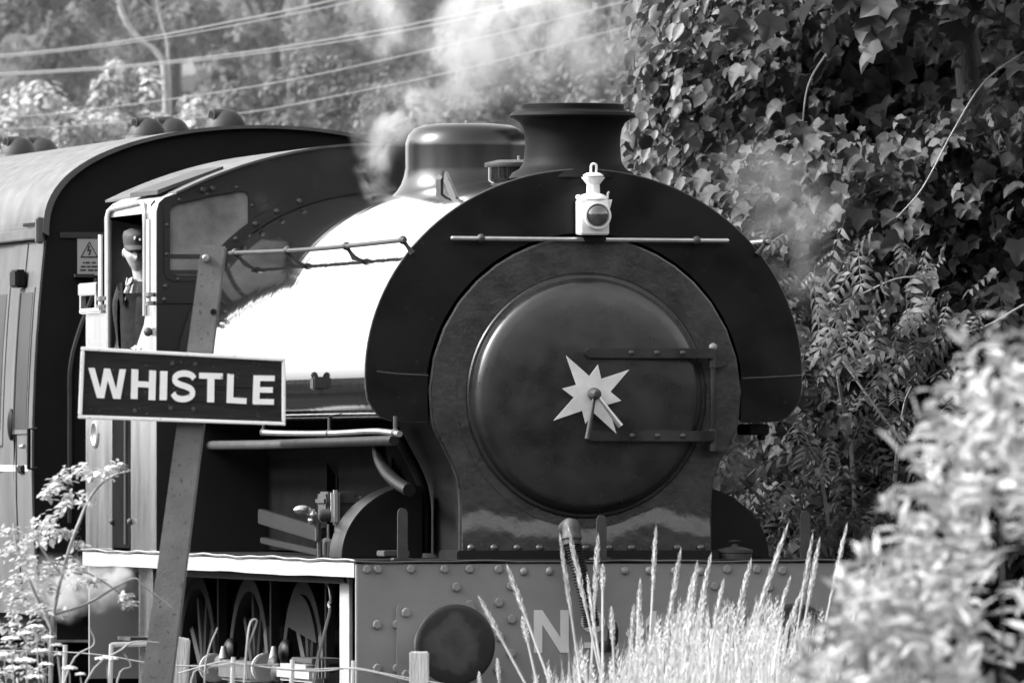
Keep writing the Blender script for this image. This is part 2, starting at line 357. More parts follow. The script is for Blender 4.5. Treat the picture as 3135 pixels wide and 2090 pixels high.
bl('N', 1226, 1400, 1306, 1498); bl('O', 1334, 1402, 1390, 1452); bl('dash', 1342, 1474, 1382, 1487)
bl('1', 1478, 1402, 1520, 1500); bl('9', 1536, 1402, 1612, 1500)
# ---- running plate with pale edge
PL = 8.36
plate = MB().box((0, PL/2+.0, ZB+.006), (2.70, PL, .012)).build('running_plate', 'deck', LOCO, bevel=.003)
for sx in (-1, 1):
    b_ = MB(); n = 40                                            # edge angle, slightly wavy as the old plating is
    for i in range(n):
        y0, y1 = .045+(PL-.05)*i/n, .045+(PL-.05)*(i+1)/n
        wz = lambda y: .003*math.sin(y*2.1)+.0015*math.sin(y*5.3+1)
        b_.add([(sx*1.33, y0, ZB-.002), (sx*1.33, y1, ZB-.002), (sx*1.33, y1, ZB-.082+wz(y1)), (sx*1.33, y0, ZB-.082+wz(y0)),
                (sx*1.345, y0, ZB-.002), (sx*1.345, y1, ZB-.002), (sx*1.345, y1, ZB-.082+wz(y1)), (sx*1.345, y0, ZB-.082+wz(y0))],
               [(0, 1, 2, 3), (4, 7, 6, 5), (3, 2, 6, 7)]+([(0, 3, 7, 4)] if i == 0 else [])+([(1, 5, 6, 2)] if i == n-1 else []))
    b_.build('platform_edge', 'edge', LOCO, smooth=30)
b_ = MB()
for i in range(70):                                              # lifted lip of the plate along front and side
    pass
lip = [(-1.352, y, ZB+.008+.004*math.sin(y*3.3)+.003*math.sin(y*9)) for y in np.linspace(-.02, PL, 60)]
MB().tube(lip, .007, 6).build('plate_lip', 'steel', LOCO)
lipf = [(x, -.012, ZB+.004+.003*math.sin(x*7)+.002*math.sin(x*17)) for x in np.linspace(-1.35, 1.35, 50)]
MB().tube(lipf, .006, 6).build('plate_lip', 'iron', LOCO)
# ---- frames, shadows below the plate
for sx in (-1, 1): MB().box((sx*.62, 4.2, .95), (.03, 8.2, .90)).build('frame_plate', 'soot', LOCO)
MB().box((0, 8.33, 1.06), (2.62, .04, .74)).build('rear_beam', 'beam', LOCO)
# ---- buffers
def buffer(x):
    MB().prism(rrect(-.215, -.215, .215, .215, .03), (x, -.0005, 1.02), *XZ, (0, -.022, 0)).build('buffer_plate', 'beam', LOCO, bevel=.004)
    sh = MB().lathe([(.125, .0), (.115, .05), (.095, .30), (.10, .31), (.10, .34)], (x, -.02, 1.02), (0, -1, 0)).build('buffer_housing', 'beam', LOCO)
    MB().lathe([(.06, .3), (.06, .44), (.10, .465), (.205, .475), (.214, .483), (.214, .497), (.207, .503), (.19, .506), (.10, .511), (0, .513)], (x, -.02, 1.02), (0, -1, 0), n=48).build('buffer_head', 'bface', LOCO, at=(x, -.5, 1.02))
    for a in (-1, 1):
        for c in (-1, 1): link('bolt', hexb, LOCO, (x+a*.165, -.022, 1.02+c*.165)).scale = (1.15,)*3
buffer(onY(1048, 1483, -.54).x); buffer(.93)
# ---- smokebox front plate, flared forward at its foot
OUT = [(3.182, 0.0)]+[(ZS+.845*math.cos(R(a)), .845*math.sin(R(a))) for a in (2, 5, 9, 14, 20, 27, 35, 44, 54, 65, 76, 88, 100)]+[(2.147, .815), (2.05, .765), (1.984, .73), (1.91, .70), (1.84, .686), (1.78, .682)]+[(z, .68) for z in np.linspace(1.75, 1.53, 20)]+[(1.462, .68)]
def flare(z): return .021*float(sst(1.70, 1.575, z))
def sb_front(z): return .425-flare(z)
b_ = MB(); ncol = 90; vs = []; fs = []
def dent(x, z): return (.0010*math.sin(x*17+z*21)+.0008*math.sin(x*31-z*43+1)+.0004*math.sin(x*57+z*83+2))*float(sst(1.54, 1.60, z))
for (z, wv) in OUT:
    for k in range(ncol+1): t = -1+2*k/ncol; vs.append((wv*t, sb_front(z+(.045*math.sin(wv*t*6.3+2.0)+.02*math.sin(wv*t*13+.5))*float(sst(1.80, 1.72, z))*(1-abs(t)**6))+(dent(wv*t, z)*float(sst(1.80, 1.70, z)) if abs(t) < .999 else 0), z))
for i in range(len(OUT)-1):
    for k in range(ncol): fs.append((i*(ncol+1)+k, i*(ncol+1)+k+1, (i+1)*(ncol+1)+k+1, (i+1)*(ncol+1)+k))
k0 = len(vs); nO = len(OUT)
for sgn, kk in ((0, 0), (1, ncol)):                              # rim turned back
    for i, (z, wv) in enumerate(OUT): vs.append((wv*(-1 if kk == 0 else 1), .47, z))
    for i in range(nO-1): fs.append((i*(ncol+1)+kk, (i+1)*(ncol+1)+kk, k0+sgn*nO+i+1, k0+sgn*nO+i))
b_.add(vs, fs); sbox = b_.build('smokebox_front', 'smoke', LOCO, smooth=50)
body = [(-(wv-.03), z) for (z, wv) in OUT[2:]][::-1]+[(wv-.03, z) for (z, wv) in OUT[2:]]
MB().prism(body, (0, .46, 0), *XZ, (0, 1.25, 0)).build('smokebox_body', 'black', LOCO, smooth=50)
MB().tube([(-(wv+.004), .445, z) for (z, wv) in OUT[1:]][::-1]+[((wv+.004), .445, z) for (z, wv) in OUT[1:]], .010, 8).build('smokebox_rim_bead', 'smoke', LOCO)
MB().box((0, .60, ZB+.03), (1.44, .50, .06)).build('smokebox_foot', 'black', LOCO, bevel=.008)
for x in (868, 1005, 1145, 1278, 1555, 1695, 1830, 1965, 2105, 2245): stud('rivet', doms, *z2(x, 758), sb_front(1.52)-.002, sbox, 1.0)
# door ring and dished door
def ringpart(nm, r0, r1, y, th, m, par): return MB().prism([arc(0, ZS, r1, 0, 357, 96), arc(0, ZS, r0, 0, 357, 96)[::-1]], (0, y, 0), *XZ, (0, -th, 0)).build(nm, m, par, bevel=.003)
DOOR = MB().lathe([(.655, 0), (.655, .012), (.648, .02), (.632, .022), (.628, .03), (.622, .058), (.608, .082), (.585, .095), (.55, .103), (.48, .113), (.38, .123), (.25, .131), (.12, .135), (0, .136)], (0, .425, ZS), (0, -1, 0), n=96).build('smokebox_door', 'door', LOCO, smooth=35)
ringpart('door_seat_ring', .66, .708, .4247, .006, 'smoke', LOCO)
def door_y(x, z): r = math.hypot(x, z-ZS); return .425-.136+.034*(r/.585)**2 if r < .59 else .40
YS = .277
def strap(py0, py1, x0, x1):
    a = onY(x0, (py0+py1)/2, YS); b = onY(x1, (py0+py1)/2, YS); h = (py1-py0)/430.
    o = MB().prism(arc(a.x+h/2, 0, h/2, 90, 270, 8)+[(b.x, -h/2), (b.x, h/2)], (0, YS-.016, a.z), *XZ, (0, .06, 0)).build('hinge_strap', 'door', DOOR, bevel=.004)
    for t in (.35, .55, .75): link('rivet', domr, o, (a.x+(b.x-a.x)*t, YS-.017, a.z)).scale = (.8,)*3
domr = MB().lathe([(.02, 0), (.019, .005), (.013, .009), (0, .011)], (0, 0, 0), (0, -1, 0), n=12).mesh('rivet', 'door')
strap(799, 822, 1344, 1640); strap(989, 1013, 1348, 1640)
pt = onY(1637, 797, .30); pb = onY(1637, 1036, .30)
MB().tube([pt, pb], .017, 12).build('hinge_pin', 'door', DOOR)
for (a, c) in ((797, 845), (985, 1036)): MB().tube([onY(1637, a, .30), onY(1637, c, .30)], .025, 12).build('hinge_knuckle', 'smoke', DOOR, bevel=.004); MB().box(onY(1652, (a+c)/2, .36), (.07, .10, (c-a)/430.)).build('hinge_bracket', 'smoke', DOOR, bevel=.006)
link('rivet', domb, DOOR, onY(1638, 797, .28))
# star and dart handles
S6 = lambda zx, zy: ((1650+zx/3.92)*.75, (1030+zy/3.92)*.75)
star = [(325, 228), (605, 475), (708, 338), (748, 508), (1085, 397), (858, 662), (988, 770), (824, 820), (930, 1165), (662, 920), (560, 1045), (518, 890), (176, 1008), (418, 732), (277, 625), (447, 580)]
YST = .246
sp = [onY(*S6(*p), YST) for p in star]
st = MB().prism([(p.x, p.z) for p in sp], (0, YST, 0), *XZ, (0, -.006, 0)).build('star_plate', 'brass', DOOR, smooth=0)
hc = onY(*S6(655, 690), YST)
MB().lathe([(.034, -.03), (.034, .035), (.028, .04), (.028, .06), (.026, .064), (.026, .085), (.018, .10), (0, .105)], hc, (0, -1, 0), n=20).build('dart_boss', 'iron', DOOR)
for (p, yy, r) in ((S6(585, 1230), YST-.035, .0115), (S6(985, 1075), YST-.07, .0125)):
    e = onY(*p, yy-.02); s_ = Vector((hc.x, yy, hc.z)); MB().tube([s_, s_.lerp(e, .5), e], [r*.85, r, r*1.35], 12).build('dart_handle', 'iron' if r < .012 else 'steel', DOOR)
# ---- saddle tank
TX, TZ, TA, TB_ = 0., 2.451, 1.19, 1.092
def tank_outline(gp=0.):
    low = [(-.86, 2.206-gp), (-1.0, 2.208-gp), (-1.07, 2.215-gp), (-1.12, 2.236-gp), (-1.155, 2.268), (-1.178-gp, 2.315), (-1.188-gp, 2.38)]
    top = [(-(TA+gp)*math.cos(R(a)), TZ+(TB_+gp)*math.sin(R(a))) for a in np.linspace(0, 180, 61)]
    right = [(-x, z) for (x, z) in low[::-1]]
    inner = [(.86, 2.45)]+[(.872*math.cos(R(a)), ZS+.872*math.sin(R(a))) for a in np.linspace(9, 171, 50)]+[(-.86, 2.45)]
    return low+top+right, inner
to, ti = tank_outline()
YT0, YT1 = .475, 6.12
TANK = MB().prism(to+ti, (0, YT0, 0), *XZ, (0, YT1-YT0, 0)).build('saddle_tank', 'tank', LOCO, smooth=30)
to2, ti2 = tank_outline(.006)
tf = MB().prism(to2+ti2, (0, YT0-.002, 0), *XZ, (0, -.016, 0)).build('tank_front', 'front', TANK, bevel=.003)
MB().tube([(x, YT0-.006, z) for (x, z) in to2], .0075, 6).build('tank_front_bead', 'iron', TANK)
for (a, c) in (((865, 853), (984, 862)), ((1706, 869), (1842, 862))):
    MB().tube([onY(*a, YT0-.018), onY(a[0]*.6+c[0]*.4, a[1]*.5+c[1]*.5+1, YT0-.018), onY(*c, YT0-.018)], .0055, 6).build('weld_seam', 'iron', TANK)
MB().tube([(0, .48, ZS), (0, 6.0, ZS)], .74, 48).build('boiler', 'soot', LOCO)
MB().box((0, 5.2, 1.85), (1.30, 1.85, .85)).build('firebox', 'soot', LOCO, bevel=.05)
MB().box((-.64, 3.15, 1.72), (.05, 1.5, .6)).build('ashpan_side', 'soot', LOCO)
# ---- chimney, dome, filler, lifting loop
MB().lathe([(.345, -.03), (.325, .0), (.288, .02), (.268, .05), (.2605, .09), (.257, .14), (.258, .19), (.266, .235), (.285, .27), (.318, .292), (.338, .298), (.341, .306), (.330, .322), (.285, .336), (.277, .342), (.277, .366), (.268, .37), (.225, .366), (.215, .30), (.215, .05)], (0, .762, 3.541), n=64).build('chimney', 'chim', LOCO, smooth=30)
b_ = MB(); prf = []
DY, DR = 3.55, .347
MB().lathe([(.47, -.12), (.43, -.075), (.395, -.04), (.372, -.005), (.356, .04), (DR, .09), (DR, .21), (DR-.003, .235), (DR-.018, .275), (DR-.05, .31), (DR-.10, .33), (DR-.18, .338), (.0, .34)], (0, DY, 3.541), n=72).build('dome', 'dome', LOCO, smooth=60)
MB().tube([(0, DY, 3.875), (0, DY, 3.90)], .012, 8).build('dome_bolt', 'steel', LOCO)
FY = 2.25
fl = MB().lathe([(.15, -.06), (.15, .075)], (0, FY, 3.53), n=32).build('filler_neck', 'tank', TANK)
MB().lathe([(.165, .075), (.17, .083), (.168, .1), (.10, .115), (0, .118)], (0, FY, 3.53), n=32).build('filler_lid', 'iron', fl)
MB().tube([(.02, FY, 3.64), (.02, FY, 3.67)], .008, 8).build('lid_knob', 'steel', fl)
def tank_z(x): return TZ+TB_*math.sqrt(max(0, 1-(x/TA)**2))
def tank_hit(px, py):                          # where a point of the picture lies on the left flank of the tank
    best = None
    for X in np.linspace(-1.18, -.05, 400):
        p = onX(px, py, X); e = abs(p.z-tank_z(X))
        if .5 < p.y < 6.1 and (best is None or e < best[0]): best = (e, p)
    return best[1]
q0, q1 = tank_hit(1010, 448), tank_hit(1048, 455)
lp = [q0-Vector((0, 0, .03)), q0+Vector((0, 0, .085)), q0+Vector((.01, -.005, .105)), q0+Vector((.03, -.01, .105)), q0.lerp(q1, .55)+Vector((0, 0, .07)), q1-Vector((0, 0, .02))]
lb = MB()
for i in range(len(lp)-1): lb.bar(lp[i], lp[i+1], .05, .018, up=(-.9, -.3, .1))
lb.build('lifting_loop', 'iron', TANK)
# ---- handrails
def knob(c, base, par, m='iron'):
    d = (Vector(c)-Vector(base)).normalized()
    MB().tube([base, Vector(base).lerp(Vector(c), .5), c], [.017, .010, .012], 8).sphere(c, .024, 10, 6).build('handrail_knob', m, par)
rail_px = [(528, 581), (640, 577), (757, 569), (930, 551)]
HX = -1.0
hr = [onX(px, py, HX) for px, py in rail_px]
for sx in (-1, 1):
    pts = spl([(sx*abs(p.x), p.y, p.z) for p in hr], 6)
    h = MB().tube(pts, .0125, 8).build('tank_handrail', 'iron' if sx < 0 else 'steel', TANK)
    for px, py in ((540, 580), (660, 575), (795, 565), (925, 551)):
        p = onX(px, py, HX); q = Vector((-(TA)*math.sqrt(1-((p.z-.07-TZ)/TB_)**2)+.01, p.y, p.z-.07))
        knob((sx*abs(p.x), p.y, p.z), (sx*abs(q.x), q.y, q.z), TANK)
a, b = onY(1040, 547, .40), onY(1670, 553, .40)
MB().tube([a, a.lerp(b, .5), b], .0125, 10).sphere(a, .013, 8, 6).sphere(b, .013, 8, 6).build('front_handrail', 'steel', TANK)
for px, py in ((1105, 547), (1600, 552)): p = onY(px, py, .40); knob(p, (p.x, .47, p.z+.0), TANK, 'iron')
MB().box(onY(1365, 545, .40), (.12, .06, .05)).build('lamp_iron', 'black', LOCO, bevel=.006)
# right side end fitting seen past the tank
p = onY(1745, 562, 1.0); MB().tube([onY(1700, 562, 1.0), onY(1740, 562, 1.0)], .018, 10).sphere(p, .032, 12, 8).tube([p, onY(1757, 562, 1.0)], .016, 10).build('handrail_end', 'iron', TANK)
# ---- lower pipes below the tank side
LPX = -1.10
pp = [onX(x, y, LPX) for x, y in ((606, 993), (660, 995), (757, 995), (850, 990), (880, 991), (918, 996))]
MB().tube(spl(pp, 6), .0165, 10).build('step_rail', 'steel', TANK)
for x, y in ((606, 993), (757, 995), (908, 994)):
    p = onX(x, y, LPX); MB().tube([p, p+Vector((.0, 0, .09))], .011, 8).sphere(p, .025, 10, 6).build('rail_bracket', 'iron', TANK)
pp = [onX(x, y, -.98) for x, y in ((372, 1024), (606, 1021), (757, 1016), (905, 1011))]
MB().tube(pp, .028, 12).build('water_pipe', 'iron', LOCO)
pp = [onX(x, y, -.90) for x, y in ((873, 1000), (870, 1030), (876, 1062), (893, 1090), (918, 1112), (940, 1125))]
MB().tube(spl(pp, 6), .036, 12).build('injector_pipe', 'black', LOCO)
pp = [onY(x, y, 1.35) for x, y in ((905, 985), (935, 1040), (965, 1100), (978, 1160), (978, 1270))]
MB().tube(spl(pp, 6), .030, 10).build('sand_pipe', 'black', LOCO)
p = onX(728, 880, -1.21); MB().box(p, (.06, .10, .07)).tube([p+Vector((0, -.0, 0)), p+Vector((-.02, 0, .06))], .02, 8).build('tank_lug', 'iron', TANK, bevel=.008)
# steps and bracket right side below tank
for (x0, y0, x1, y1) in ((1705, 972, 1755, 1000),):
    p = onY((x0+x1)/2, (y0+y1)/2, .9); MB().box(p, (.11, .3, .06)).tube([onY(1740, 1003, .9), onY(1757, 1003, .9)], .02, 8).build('injector_bracket', 'black', LOCO, bevel=.006)
# ---- sandbox quarter plates beside the smokebox
for sx, xr in ((-1, .74), (1, .70)):
    cxq = sx*xr; rx = 1.187-xr; ql = [(cxq, ZB+.014), (sx*1.187, ZB+.014)]+[(cxq+sx*rx*math.cos(R(t)), ZB+.014+.40*math.sin(R(t))) for t in np.linspace(4, 78, 16)]+[(cxq+sx*.06, ZB+.408), (cxq, ZB+.40)]
    MB().prism(ql, (0, 1.18, 0), *XZ, (0, .35, 0)).build('sandbox', 'front' if sx < 0 else 'black', LOCO, bevel=.006)
# ---- lamp irons on the beam
def lampiron(px, py0, py1, Y):
    a = onY(px, py1, Y); t = onY(px, py0, Y); h = t.z-ZB
    o = MB().prism([(-.028, .0), (.028, .0), (.027, h-.03)]+arc(0, h-.026, .026, 10, 170, 8)+[(-.027, h-.03)], (a.x, Y, ZB), *XZ, (0, .014, 0)).box((a.x, Y+.03, ZB+.012), (.10, .09, .022)).build('lamp_iron', 'iron', LOCO, bevel=.003)
lampiron(925, 1166, 1278, .10); lampiron(1382, 1182, 1278, .06); lampiron(1850, 1172, 1278, .10)
pk = onY(1687, 1278, .45); MB().lathe([(.095, .0), (.095, .03), (.10, .034), (.10, .048), (.06, .06), (.02, .068), (.015, .085), (.032, .09), (.036, .097), (.0, .102)], (pk.x, .45, ZB+.012), n=28).build('oil_filler_cap', 'iron', LOCO)
MB().box(onY(903, 1270, .30), (.14, .20, .03)).build('foot_block', 'iron', LOCO, bevel=.004)
# ---- vacuum hose
hp = [onY(*z2(x, y), -.10) for x, y in ((1478, 640), (1480, 690), (1492, 760), (1512, 850), (1535, 950), (1560, 1050), (1580, 1150), (1588, 1230))]
hp[0].y = -.02
pts = spl([(p.x, -.06-.05*i/7, p.z) for i, p in enumerate(hp)], 22); rr = []
for i in range(len(pts)):
    rr.append(.044 if i < 26 else (.041+.006*math.sin(i*1.57)))
HOSE = MB().tube(pts, rr, 16).build('vacuum_hose', 'rubber', LOCO, smooth=60)
MB().lathe([(.03, .05), (.045, .03), (.05, .0), (.05, -.035), (.054, -.04), (.054, -.055), (.047, -.06), (.047, -.085)], pts[2], (pts[0]-pts[14]).normalized(), n=20).build('hose_clip', 'iron', HOSE)
MB().tube([pts[0], pts[0]+Vector((0, .05, .02)), pts[0]+Vector((0, .16, .0))], .036, 12).build('hose_elbow', 'iron', HOSE)
# coupling hook below number, drawbar
hk = onY(1385, 1530, -.02); MB().tube([(hk.x, 0, 1.0), (hk.x, -.18, 1.0), (hk.x, -.25, 1.03), (hk.x, -.27, 1.09), (hk.x, -.22, 1.12)], .03, 8).build('drawhook', 'front', LOCO)
# ---- mechanical lubricator on the plate
LUB = MB()
S7 = lambda zx, zy: ((750+zx/3.335)*.75, (1250+zy/3.335)*.75)
LY = 1.75
def lu(zx, zy, dy=0): return onY(*S7(zx, zy), LY+dy)
c = lu(985, 1000); LUB.box((c.x, LY+.12, c.z), (.17, .24, .16))
LB = LUB.build('lubricator', 'iron', LOCO, bevel=.012)
c = lu(990, 945); MB().box((c.x, LY+.12, c.z), (.20, .27, .045)).build('lubricator_lid', 'iron', LB, bevel=.012)
c = lu(915, 1010); MB().box((c.x-.0, LY-.02, c.z), (.05, .05, .19)).build('lubricator_end', 'edge', LB, bevel=.015)
MB().tube([lu(870, 1090), lu(760, 1090)], .035, 12).build('ratchet_drum', 'iron', LB, bevel=.006)
MB().sphere(lu(590, 1035), .032, 12, 8, (1.6, 1, .8)).tube([lu(620, 1035), lu(710, 1045)], .010, 8).build('ratchet_handle', 'steel', LB)
MB().sphere(lu(690, 1090), .028, 10, 6).sphere(lu(680, 1145), .022, 10, 6).build('ratchet_arm', 'steel', LB)
MB().tube([lu(745, 1170), lu(745, 1350), lu(765, 1360), lu(765, 1520)], .017, 8).build('lubricator_leg', 'iron', LB)
MB().tube([lu(850, 1180), lu(850, 1500)], .008, 8).tube([lu(940, 1100), lu(935, 1330)], .014, 8).build('oil_pipe', 'steel', LB)
MB().tube(spl([lu(805, 1500), lu(805, 1370), lu(850, 1352), lu(890, 1400), lu(895, 1520)], 5), .016, 8).build('oil_pipe', 'edge', LB)
for zx in (985, 1025, 1095, 1135, 1180): MB().tube([lu(zx, 925, .1), lu(zx, 895 if zx != 1135 else 880, .1)], .009, 8).build('oil_union', 'steel', LB)
# slanting stays on the plate behind it
for (a, c, h) in (((600, 1185), (745, 1228), .085), ((605, 1240), (735, 1268), .035)):
    p, q = onX(*a, -.95), onX(*c, -.95); MB().bar(p, q, .04, h).build('firebox_stay', 'black', LOCO, bevel=.005)
MB().tube([onX(478, 1167, -.70), onX(478, 1167, -.70)+Vector((-.03, 0, 0))], .028, 14).build('washout_plug', 'soot', LOCO)
# ---- cab
YC0, YC1, YC2, CXH = 6.13, 7.86, 8.50, 1.30
ZE, ZT = 3.53, 3.825
roof_pts = [(-CXH, ZE-.10)]+[(-CXH+.10-.10*math.cos(R(t)), ZE-.10+.10*math.sin(R(t))) for t in (20, 45, 70)]
def roof_z(x): return ZE+(ZT-ZE)*(1-(abs(x)/1.2)**2.0)
arcx = np.linspace(-1.2, 1.2, 25)
cab_out = [(-CXH, ZB+.014), (-CXH, ZE-.09), (-CXH+.012, ZE-.045), (-CXH+.05, ZE-.012)]+[(x, roof_z(x)) for x in arcx]+[(CXH-.05, ZE-.012), (CXH-.012, ZE-.045), (CXH, ZE-.09), (CXH, ZB+.014)]
S1 = lambda zx, zy: (zx*600/1680+200, zy*560/1568+550)
def wp(zx, zy): q = S1(zx, zy); p = onY(q[0]*.75, q[1]*.75, YC0); return (p.x, p.z)
wo_ = [wp(*p) for p in ((845, 800), (845, 250), (870, 195), (930, 165), (1250, 95), (1520, 48), (1580, 60), (1612, 110), (1612, 440), (1590, 500), (1200, 870), (920, 872), (870, 850))]
wi_ = [wp(*p) for p in ((895, 770), (895, 270), (915, 232), (960, 210), (1250, 140), (1500, 98), (1545, 108), (1568, 150), (1568, 440), (1540, 490), (1180, 820), (960, 820), (915, 808))]
mir = lambda l: [(-x, z) for (x, z) in l][::-1]
CABF = MB().prism([cab_out, wi_, mir(wi_)], (0, YC0, 0), *XZ, (0, .02, 0)).build('cab_front', 'cabf', LOCO, smooth=0)
for l, li in ((wo_, wi_), (mir(wo_), mir(wi_))):
    wf = MB().prism([l, li], (0, YC0-.002, 0), *XZ, (0, -.012, 0)).build('cab_window', 'cabf', CABF, bevel=.003)
    MB().prism([li], (0, YC0+.012, 0), *XZ, (0, -.004, 0)).build('pane', 'glass', wf, smooth=0)
    for zy in (655, 790):
        q0, q1 = wp(905, zy), wp(1330 if zy < 700 else 1195, zy); s_ = 1 if l is wo_ else -1
        MB().box((s_*(q0[0]+q1[0])/2, YC0+.004, q0[1]), (abs(q1[0]-q0[0]), .006, .022)).build('seen_through_rail', 'vent', wf)  # stands for rear-cab handrails seen through glass; strips added on the opaque pane
    if l is wo_:
        for p in ((868, 390), (868, 640), (965, 855), (975, 175), (1210, 128), (1465, 70), (1597, 225), (1582, 488)):
            q = wp(*p); link('bolt', domr, wf, (q[0], YC0-.014, q[1])).scale = (.55,)*3
for zx, zy in ((1170, 85), (1255, 75)): q = wp(zx, zy); MB().tube([(q[0], YC0, q[1]), (q[0], YC0-.05, q[1])], .013, 8).build('window_catch', 'iron', CABF)
for zx, zy in ((850, 1030), (1025, 1350), (860, 915), (1640, 350), (1640, 420), (1670, 350), (1670, 420)): q = wp(zx, zy); link('rivet', domr, CABF, (q[0], YC0-.001, q[1])).scale = (.75,)*3
q0, q1 = wp(780, 1062), wp(1090, 1062); MB().tube([(q0[0], YC0-.001, q0[1]), (-.75, YC0-.001, q1[1])], .004, 6).build('plate_joint', 'black', CABF)
# angle iron where the tank meets the cab, with bolts
fa = []
for t in np.linspace(38, 142, 30): fa.append((t, ((TA+.004)*-math.cos(R(t)), TZ+(TB_+.004)*math.sin(R(t))), ((TA+.065)*-math.cos(R(t)), TZ+(TB_+.065)*math.sin(R(t)))))
fl_ = MB().prism([p[1] for p in fa]+[p[2] for p in fa][::-1], (0, YC0-.001, 0), *XZ, (0, -.014, 0)).build('cab_flange', 'cabf', CABF, bevel=.002)
for k, t in enumerate((40, 47, 54, 61, 68, 112, 119, 126, 133, 140)): link('bolt', domr, fl_, (-(TA+.035)*math.cos(R(t)), YC0-.015, TZ+(TB_+.035)*math.sin(R(t)))).scale = (.95,)*3
def cs(px, py): p = onX(px, py, -CXH); return (p.y, p.z)
wz = cs(345, 705)[1]; tz = cs(300, 468)[1]
side = [(YC0+.022, ZB+.014), (6.98, ZB+.014), (6.98, wz-.42), (6.95, wz-.30), (6.55, wz-.10), (6.47, wz+.0)]+[(6.47, tz-.14), (6.485, tz-.06), (6.53, tz-.015), (6.60, tz)]+[(7.58, tz-.02), (7.64, tz-.035), (7.675, tz-.08), (7.685, tz-.16)]+[(7.685, wz-.28), (7.60, wz-.36), (7.60, ZB+.014), (YC2, ZB+.014), (YC2, wz-.012), (YC1, wz-.012), (YC1, ZE-.10), (YC0+.022, ZE-.10)]
for sx in (-1, 1):
    SD = MB().prism(side, (sx*CXH, 0, 0), (0, 1, 0), (0, 0, 1), (-sx*.012, 0, 0)).build('cab_side', 'cabs', LOCO, smooth=0)
    if sx < 0: CABS = SD
    dl = [(6.47, wz-.05)]+side[6:14]+[(7.685, wz-.25)]
    MB().tube([(sx*(CXH+.006), y, z) for y, z in dl], .016, 8).build('doorway_bead', 'edge', SD)
    for y, z0, z1 in ((6.20, wz+.02, ZE-.14), (7.80, wz, ZE-.2)):
        MB().tube([(sx*(CXH+.035), y, z0), (sx*(CXH+.035), y, z1)], .013, 8).build('cab_handrail', 'white', SD)
    for y in (6.20, 7.80):
        for dz in (0, .05): MB().lathe([(.03, -.012), (.03, .012)], (sx*(CXH+.03), y, wz+.02+dz), (0, 0, 1), n=10).build('handrail_socket', 'steel', SD)
    MB().box((sx*(CXH+.012), 8.18, wz+.0), (.05, .68, .03)).build('bunker_capping', 'white', SD, bevel=.01)
    # curved top corner of the side turning into the roof
    cr = [(CXH, ZE-.10), (CXH-.012, ZE-.052), (CXH-.05, ZE-.016), (CXH-.11, ZE+.012)]
    MB().prism([(sx*x, z) for x, z in cr]+[(sx*(x-.012), z-.010) for x, z in cr[::-1]], (0, YC0+.022, 0), *XZ, (0, YC1-YC0-.022, 0)).build('cab_cornice', 'edge', SD, smooth=60)
    for y in (6.35, 7.72): MB().lathe([(.02, 0), (.02, .008)], (sx*(CXH-.02), y, ZE-.045), (sx*.8, 0, .6), n=12).build('cornice_hole', 'black', SD)
MB().prism([(x, roof_z(x)) for x in np.linspace(-1.19, 1.19, 25)]+[(x, roof_z(x)+.014) for x in np.linspace(-1.19, 1.19, 25)][::-1], (0, YC0-.03, 0), *XZ, (0, 2.35, 0)).build('cab_roof', 'croof', LOCO, smooth=60)
MB().prism([(-1.25, ZE+.01), (-.86, ZE+.155), (-.86, ZE+.175), (-1.25, ZE+.035)], (0, YC0+.25, 0), *XZ, (0, .9, 0)).build('rain_strip', 'iron', LOCO)
MB().box((-CXH+.008, 7.29, (ZB+2.44)/2), (.02, .60, 2.44-ZB-.05)).build('dark_door_fill', 'soot', LOCO, bevel=.004)  # low dark door, added so the open doorway reads as black as its shade
MB().tube([(-CXH-.008, 7.10, ZB+.05), (-CXH-.008, 7.10, 2.4)], .012, 8).build('door_rail', 'iron', LOCO)
# inside of the cab and back plate, bunker
bk = [(-CXH+.015, ZB+.02), (-CXH+.015, ZE-.11), (-1.1, ZE+.03), (0, ZT-.02), (1.1, ZE+.03), (CXH-.015, ZE-.11), (CXH-.015, ZB+.02)]
MB().prism([bk, rrect(-.95, 2.98, -.45, 3.32, .05), rrect(.45, 2.98, .95, 3.32, .05)], (0, YC1-.03, 0), *XZ, (0, .02, 0)).build('cab_back', 'inner', LOCO, smooth=0)
MB().box((0, 7.0, ZB+.03), (2.5, 1.7, .03)).build('cab_floor', 'soot', LOCO)
MB().tube([(0, 6.16, 2.3), (0, 6.5, 2.3)], .62, 30).build('boiler_backhead', 'soot', LOCO)
MB().box((-.85, 6.35, 1.95), (.30, .35, .95)).build('brake_stand', 'black', LOCO, bevel=.02)
MB().box((0, 8.46, (ZB+wz)/2), (2.56, .03, wz-ZB-.04)).build('bunker_back', 'cabs', LOCO)
coal = MB()
for k in range(90): coal.sphere((random.uniform(-1.15, 1.15), random.uniform(7.95, 8.40), wz-.06+random.uniform(-.08, .07)), random.uniform(.05, .11), 6, 4, (1, random.uniform(.7, 1.2), random.uniform(.6, 1)))
tag(coal.build('bunker_coal', 'black', LOCO, smooth=0), kind='stuff')
p = onX(207, 664, -CXH+.02); MB().box((p.x, p.y, p.z), (.04, .62, .075)).build('coal_rail', 'cabs', LOCO, bevel=.006)
for dy in (-.26, .26): MB().box((p.x, p.y+dy, (p.z+wz)/2), (.03, .05, p.z-wz+.02)).build('coal_rail_post', 'cabs', LOCO)
p = onX(218, 997, -CXH-.004); MB().lathe([(.115, 0), (.115, .008), (.095, .012), (.09, .008), (.0, .008)], (p.x+.004, p.y, p.z), (-1, 0, 0), n=36).build('works_plate', 'steel', CABS, at=(p.x, p.y, p.z)).scale = (1, 1.0, .72)
